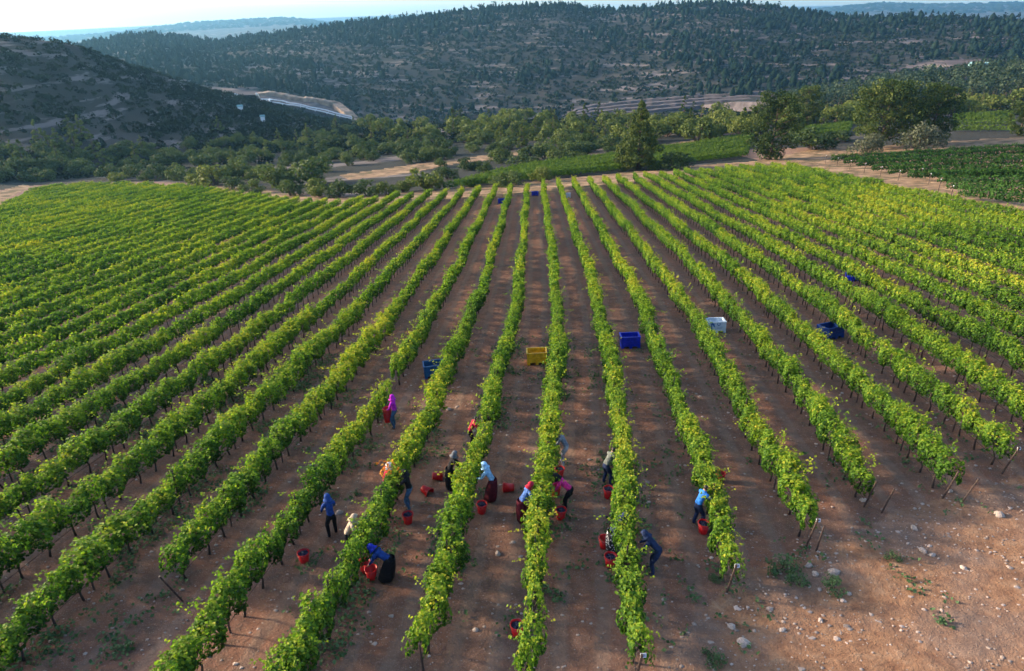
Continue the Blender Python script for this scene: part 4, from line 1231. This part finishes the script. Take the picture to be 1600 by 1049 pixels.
        if head == 'cap':
            g.add([hc + uh * .07 + fh * .09 + np.array((s * .07, 0, 0)) for s in (-1, 1)] + [hc + uh * .05 + fh * .19 + np.array((s * .055, 0, 0)) for s in (1, -1)], [(0, 1, 2, 3)])
        hm = g.mesh('head_covering', headcol, True); ho = put({'scarf': 'headscarf', 'hood': 'hood', 'cap': 'cap'}[head], hm, o)
        sd = ho.modifiers.new('thick', 'SOLIDIFY'); sd.thickness = .008
    if skirt is not None:
        g = Geo(); prof = []
        nu = 22; Vs = []; Fs = []
        for i, (t, rx, ry) in enumerate(((-.10, .145, .125), (.0, .165, .15), (.15, .19, .18), (.45, .225, .22), (.75, .235, .23), (.97, .245, .24))):
            zz = hipz - t * (hipz - .06); yy = back * (1 - t) 
            for j in range(nu):
                a = 2 * math.pi * j / nu; wv = 1 + (.07 * math.sin(a * 6 + t) + .04 * math.sin(a * 11)) * max(0, t)
                Vs.append((rx * wv * math.cos(a), yy + ry * wv * math.sin(a) + .03 * t, zz))
        for i in range(5):
            for j in range(nu):
                k = (j + 1) % nu; Fs.append((i*nu+j, i*nu+k, (i+1)*nu+k, (i+1)*nu+j))
        g.add(Vs, Fs); so = put('skirt', g.mesh('skirt', skirt, True), o)
        sd = so.modifiers.new('thick', 'SOLIDIFY'); sd.thickness = .008
    # a jacket hem to break the waist line
    return o

C = cloth
magenta = C('magenta', (.42, .02, .40)); jeans = C('blue_denim', (.06, .12, .22)); navy = C('navy', (.018, .030, .075)); black = C('black', (.012, .012, .015))
maroon = C('maroon', (.090, .012, .022)); ltblue = C('light_blue', (.26, .46, .66)); blue = C('bright_blue', (.03, .17, .55)); denimj = C('dark_blue_jacket', (.014, .045, .19))
pink = C('pink', (.62, .035, .20)); greyc = C('grey', (.17, .19, .23)); ltgrey = C('light_grey', (.36, .37, .42)); sage = C('grey_green', (.13, .145, .13)); beige = C('beige', (.38, .30, .225))
white = C('white', (.62, .64, .66)); crimson = C('crimson', (.32, .015, .04)); royal = C('royal_blue', (.02, .035, .36)); patt = C('pattern', (.10, .11, .13)); pblue = C('patterned_blue', (.06, .13, .36))
def pattern_mat():
    m, nt, b = new_mat('cloth_black_white_pattern')
    tc = N(nt, 'ShaderNodeTexCoord'); vo = N(nt, 'ShaderNodeTexVoronoi'); vo.inputs['Scale'].default_value = 13
    nt.links.new(tc.outputs['Object'], vo.inputs['Vector'])
    rp = ramp(nt, [(.0, (.5, .5, .52)), (.36, (.5, .5, .52)), (.42, (.012, .012, .016))]); nt.links.new(vo.outputs['Distance'], rp.inputs[0])
    nt.links.new(rp.outputs[0], b.inputs['Base Color']); b.inputs['Roughness'].default_value = .9
    return m
PAT = pattern_mat()
person(618, 668, -75, 8, 'person in a magenta hooded top and jeans carrying stacked red buckets', magenta, jeans, 'hood', magenta, hands=((-.15, .30, .98), (.13, .30, .98)))
person(737, 702, 72, 28, 'person in a dark red top half hidden by the vines', crimson, black, 'hair', hands=((-.15, .45, 1.0), (.15, .5, 1.1)))
person(706, 764, 70, 22, 'person in a grey patterned headscarf and dark clothes behind the vines', black, black, 'scarf', patt, black)
person(767, 782, -72, 30, 'person in a light blue shirt and dark maroon skirt leaning into the vines', ltblue, maroon, 'scarf', ltblue, maroon, hands=((-.15, .50, 1.0), (.16, .45, .9)))
person(641, 795, -80, 14, 'person in a black top and jeans reaching into the vines', black, jeans, 'hood', black, hands=((-.15, .52, 1.05), (.15, .55, 1.2)))
person(606, 783, 70, 20, 'person with a pale blue head covering almost hidden behind orange leaves', crimson, navy, 'scarf', white)
person(521, 838, -30, 16, 'person in a hooded dark blue jacket and black trousers seen from behind', denimj, black, 'hood', denimj, hands=((-.22, .38, .85), (.2, .42, .95)))
person(549, 868, 75, 30, 'person in a beige headscarf hidden to the waist by vines', beige, black, 'scarf', beige)
person(605, 906, -70, 72, 'person in a blue hoodie and long black skirt bent double over a bucket', denimj, black, 'hood', royal, black, squat=.03, hands=((-.14, .55, .50), (.14, .50, .48)))
person(818, 816, 65, 34, 'person in a patterned blue shirt and dark red skirt facing the vines', pblue, maroon, 'scarf', crimson, maroon)
person(885, 796, -68, 58, 'person in a pink shirt and black trousers bending into the vines', pink, black, 'scarf', black, hands=((-.14, .55, .7), (.14, .6, .85)))
person(881, 727, -70, 30, 'person in a grey shirt and light grey trousers at the vines', greyc, ltgrey, 'hair', hands=((-.15, .45, .85), (.15, .5, 1.0)))
person(947, 757, 55, 34, 'person in a grey-green shirt and dark trousers leaning right', sage, navy, 'hair', hands=((-.15, .5, .8), (.15, .55, .95)))
person(958, 866, 72, 40, 'person in a dark navy top and black-and-white patterned skirt', navy, black, 'scarf', navy, PAT, hands=((-.15, .5, .7), (.15, .55, .8)))
person(1020, 895, -70, 48, 'person in dark blue clothes bending on the right side of a row', navy, navy, 'hood', navy, hands=((-.15, .55, .75), (.15, .55, .9)))
person(1088, 822, 62, 24, 'person in a bright blue shirt and navy trousers reaching right', blue, navy, 'hair', hands=((-.1, .5, 1.0), (.15, .6, .95)))
# what the pickers hold
pm = G(618, 668)
for i in range(3): bucket(0, 0, 'red bucket in the stack carried by the magenta-hooded person, %s of three' % ('lowest', 'middle', 'topmost')[i], False, loc=(pm.x - .36, pm.y + .02, pm.z + .32 + i * .17))
pm = G(605, 906)
bucket(0, 0, 'red bucket held by the bending person in the blue hoodie', False, loc=(pm.x - .52, pm.y + .05, pm.z + .03))
# orange leaves in the row there
p = G(608, 748, 1.3); rw = ROWS[-2]
o = put('autumn_leaves', AUT, rw, Vector((p.x, p.y, p.z)) - rw.location); o['kind'] = 'stuff'; o['label'] = 'cluster of yellow and orange leaves'

# ------------------------------------------------------------------ stones, weeds, stakes, litter
def stone_mesh(seed):
    g = np.random.default_rng(seed); V = I2V * (1 + g.uniform(-.22, .22, (len(I2V), 1))) * np.array([1, g.uniform(.6, .9), g.uniform(.5, .75)])
    return mesh_np('stone', V, I2F, M['stone'])
STN = [stone_mesh(i) for i in range(6)]
BIG = [(1303, 896, .26, 'large pale stone beside the green weeds, bigger of the pair'), (1274, 898, .17, 'pale stone left of the larger one by the weeds'), (1162, 1006, .25, 'large flat pale stone near the bottom edge of the bare ground'), (1264, 884, .16, 'rounded stone just above the pair by the weeds'),
       (1442, 861, .18, 'whitish stone alone on the bare ground'), (1457, 868, .14, 'smaller whitish stone next to the whitish one'), (1428, 826, .18, 'flat reddish stone in the upper bare ground'), (1350, 783, .2, 'stone near the end stakes'), (1561, 805, .24, 'pale stone near the right edge'),
       (1143, 980, .16, 'stone above the large flat one'), (1223, 985, .14, 'stone right of the large flat one'), (778, 866, .17, 'pale stone lying in the middle aisle'), (1326, 928, .12, 'small pale stone below the weeds'), (1282, 970, .12, 'small stone in the gravel below the weeds'), (743, 985, .13, 'small stone in the bottom middle aisle'), (530, 802, .2, 'reddish stone behind the hooded jacket'), (1505, 888, .14, 'grey stone right on the bare slope'), (1484, 768, .16, 'stone at the foot of the leaning stake'), (701, 640, .2, 'pale stone left aisle near the dark red top'), (760, 772, .15, 'stone near the lying bucket')]
for i, (x, y, s, lab) in enumerate(BIG):
    s *= .78
    p = G(x, y); o = put('stone', STN[i % 6], None, p + Vector((0, 0, s * .08)), (0, 0, i * 1.3), (s, s, s)); tag(o, lab, 'stone', 'larger stones on the ground')
def scatter_ground(n, ylim, dens):
    az = rng.uniform(R(-58), R(58), n); r = np.sqrt(rng.uniform(8 ** 2, ylim ** 2, n)); x = r * np.sin(az); y = r * np.cos(az)
    ok = rng.random(n) < dens(x, y)
    x, y = x[ok], y[ok]; return np.stack([x, y, ground(x, y)], 1)
OPW = poly_w(OPEN)
def dst(x, y): return np.where(inside(OPW, x, y), 1.0, .30) * (.3 + 1.1 * fbm(x / 2.2, y / 2.2)) * np.clip(1.25 - np.hypot(x, y) / 55, .1, 1)
P = scatter_ground(60000, 52, dst)
s = .018 + .034 * rng.random(len(P)) ** 3 + .055 * (rng.random(len(P)) ** 14)
V, F, T = blobs(P + np.array([0, 0, .0]), np.stack([s * 1.25, s, s * .55], 1), np.zeros(len(P)))
o = put('gravel', mesh_np('gravel', V, F, M['gravel'])); tag(o, 'loose pale stones scattered over the red soil', kind='stuff')
# weeds
def dwd(x, y):
    k = (x - bend(y)) / 3; f = np.abs(k - np.round(k)); return np.clip(1.1 - f * 2.6, .04, 1) * (fbm(x / 3 + 9, y / 3) > .52) * np.where(k > 1.7, .15, 1.)
P = scatter_ground(28000, 42, dwd)
C_ = np.repeat(P, 7, 0) + np.concatenate([rng.normal(0, .13, (len(P) * 7, 2)), rng.uniform(.02, .16, (len(P) * 7, 1))], 1)
V, F = leaf_cloud(C_, np.tile([0, 0, 1.], (len(C_), 1)), rng.uniform(.07, .17, len(C_)), .5)
o = put('weeds', mesh_np('weeds', V, F, M['weed'], {'tint': np.repeat(rng.uniform(0, 1, len(C_)), 4)})); tag(o, 'low blue-green weeds along the foot of the rows', kind='stuff')
WB = [bush_meshes(70 + i, M['weed'], .5, .5, 13, .06, 34) for i in range(2)]
place('weed_clump', WB[0], 1220, 895, 'feathery green weed clump below the third row on the right', 'weed', size=1.25)
place('weed_clump', WB[1], 1302, 920, 'low green weed clump under the pale stones', 'weed', size=.9)
place('weed_clump', WB[1], 1245, 912, 'small green weed right of the feathery clump', 'weed', size=.8)
place('weed_clump', WB[0], 1110, 1030, 'green weed clump at the bottom edge', 'weed', size=.8)
place('weed_clump', WB[0], 1120, 905, 'bluish weed left of the row plate stake', 'weed', size=.55)
place('weed_clump', WB[1], 1395, 875, 'thin yellowish weed on the bare ground', 'weed', size=.6)
def stake(x0, y0, x1, y1, label, r=.03):
    a = G(x1, y1); dep = a.y * CP + (CAMZ - a.z) * SP
    g = Geo(); dx = (x0 - x1) * dep / FPX
    g.tube([(0, 0, -.25), (dx, -.25, 1.25)], r, 6)
    g.tube([(dx, -.25, 1.25), (dx * 1.01, -.252, 1.27)], r * 1.3, 6)
    o = put('stake', g.mesh('stake', M['steel']), None, a); tag(o, label, 'stake', 'bare leaning stakes')
stake(268, 882, 290, 938, 'rusty stake leaning in the open aisle on the left')
stake(1380, 770, 1376, 800, 'short stake on the bare ground below the fourth right row')
stake(1508, 770, 1500, 785, 'short leaning stake near the right edge')
stake(1272, 845, 1275, 860, 'short stake under the end of the third right row')

# number the members of small groups from left to right, so that each can be pointed at
groups = {}
for o in list(COL.objects):
    if o.parent is None and o.get('group') and o.get('label'): groups.setdefault((o['group'], o['label']), []).append(o)
def img_x(o):
    q = o.location; return q.x / (q.y * CP + (CAMZ - q.z) * SP)
SHORT = {'shrubs along the far end of the vineyard': 'shrub in the hedge line beyond the far track', 'pines below the left hill': 'slim dull pine in the scrub below the left hill', 'dark pines in the thicket': 'dark pine rising out of the young pine thicket'}
for (gr, lab), os_ in groups.items():
    if len(os_) < 2: continue
    if gr in SHORT:
        for i, o in enumerate(sorted(os_, key=img_x)): o['label'] = '%s, %s from the left' % (SHORT[gr], ordinal(i + 1))
    elif gr.startswith('rows of'):
        for i, o in enumerate(sorted(os_, key=lambda q: q.location.y)): o['label'] = '%s, %s from the front' % (lab, ordinal(i + 1))
# ------------------------------------------------------------------ haze
bpy.ops.mesh.primitive_cube_add(size=1)
hz = bpy.context.object; hz.name = 'haze'
gm = bpy.data.objects['ground'].data
gc = np.zeros(len(gm.vertices) * 3, np.float32); gm.vertices.foreach_get('co', gc)
zlo, zhi = float(gc[2::3].min()) - 1.0, float(gc[2::3].max()) + 25.0
hz.scale = (28000, 28000, zhi - zlo); hz.location = (0, 0, (zlo + zhi) / 2)
tag(hz, 'thin blue morning haze over the valley and hills', kind='stuff')
m = bpy.data.materials.new('haze'); m.use_nodes = True; nt = m.node_tree
nt.nodes.remove(nt.nodes['Principled BSDF'])
pv = nt.nodes.new('ShaderNodeVolumePrincipled'); pv.inputs['Color'].default_value = (.26, .62, 1.0, 1); pv.inputs['Density'].default_value = .000085; pv.inputs['Anisotropy'].default_value = .45
nt.links.new(pv.outputs[0], nt.nodes['Material Output'].inputs['Volume'])
hz.data.materials.clear(); hz.data.materials.append(m)
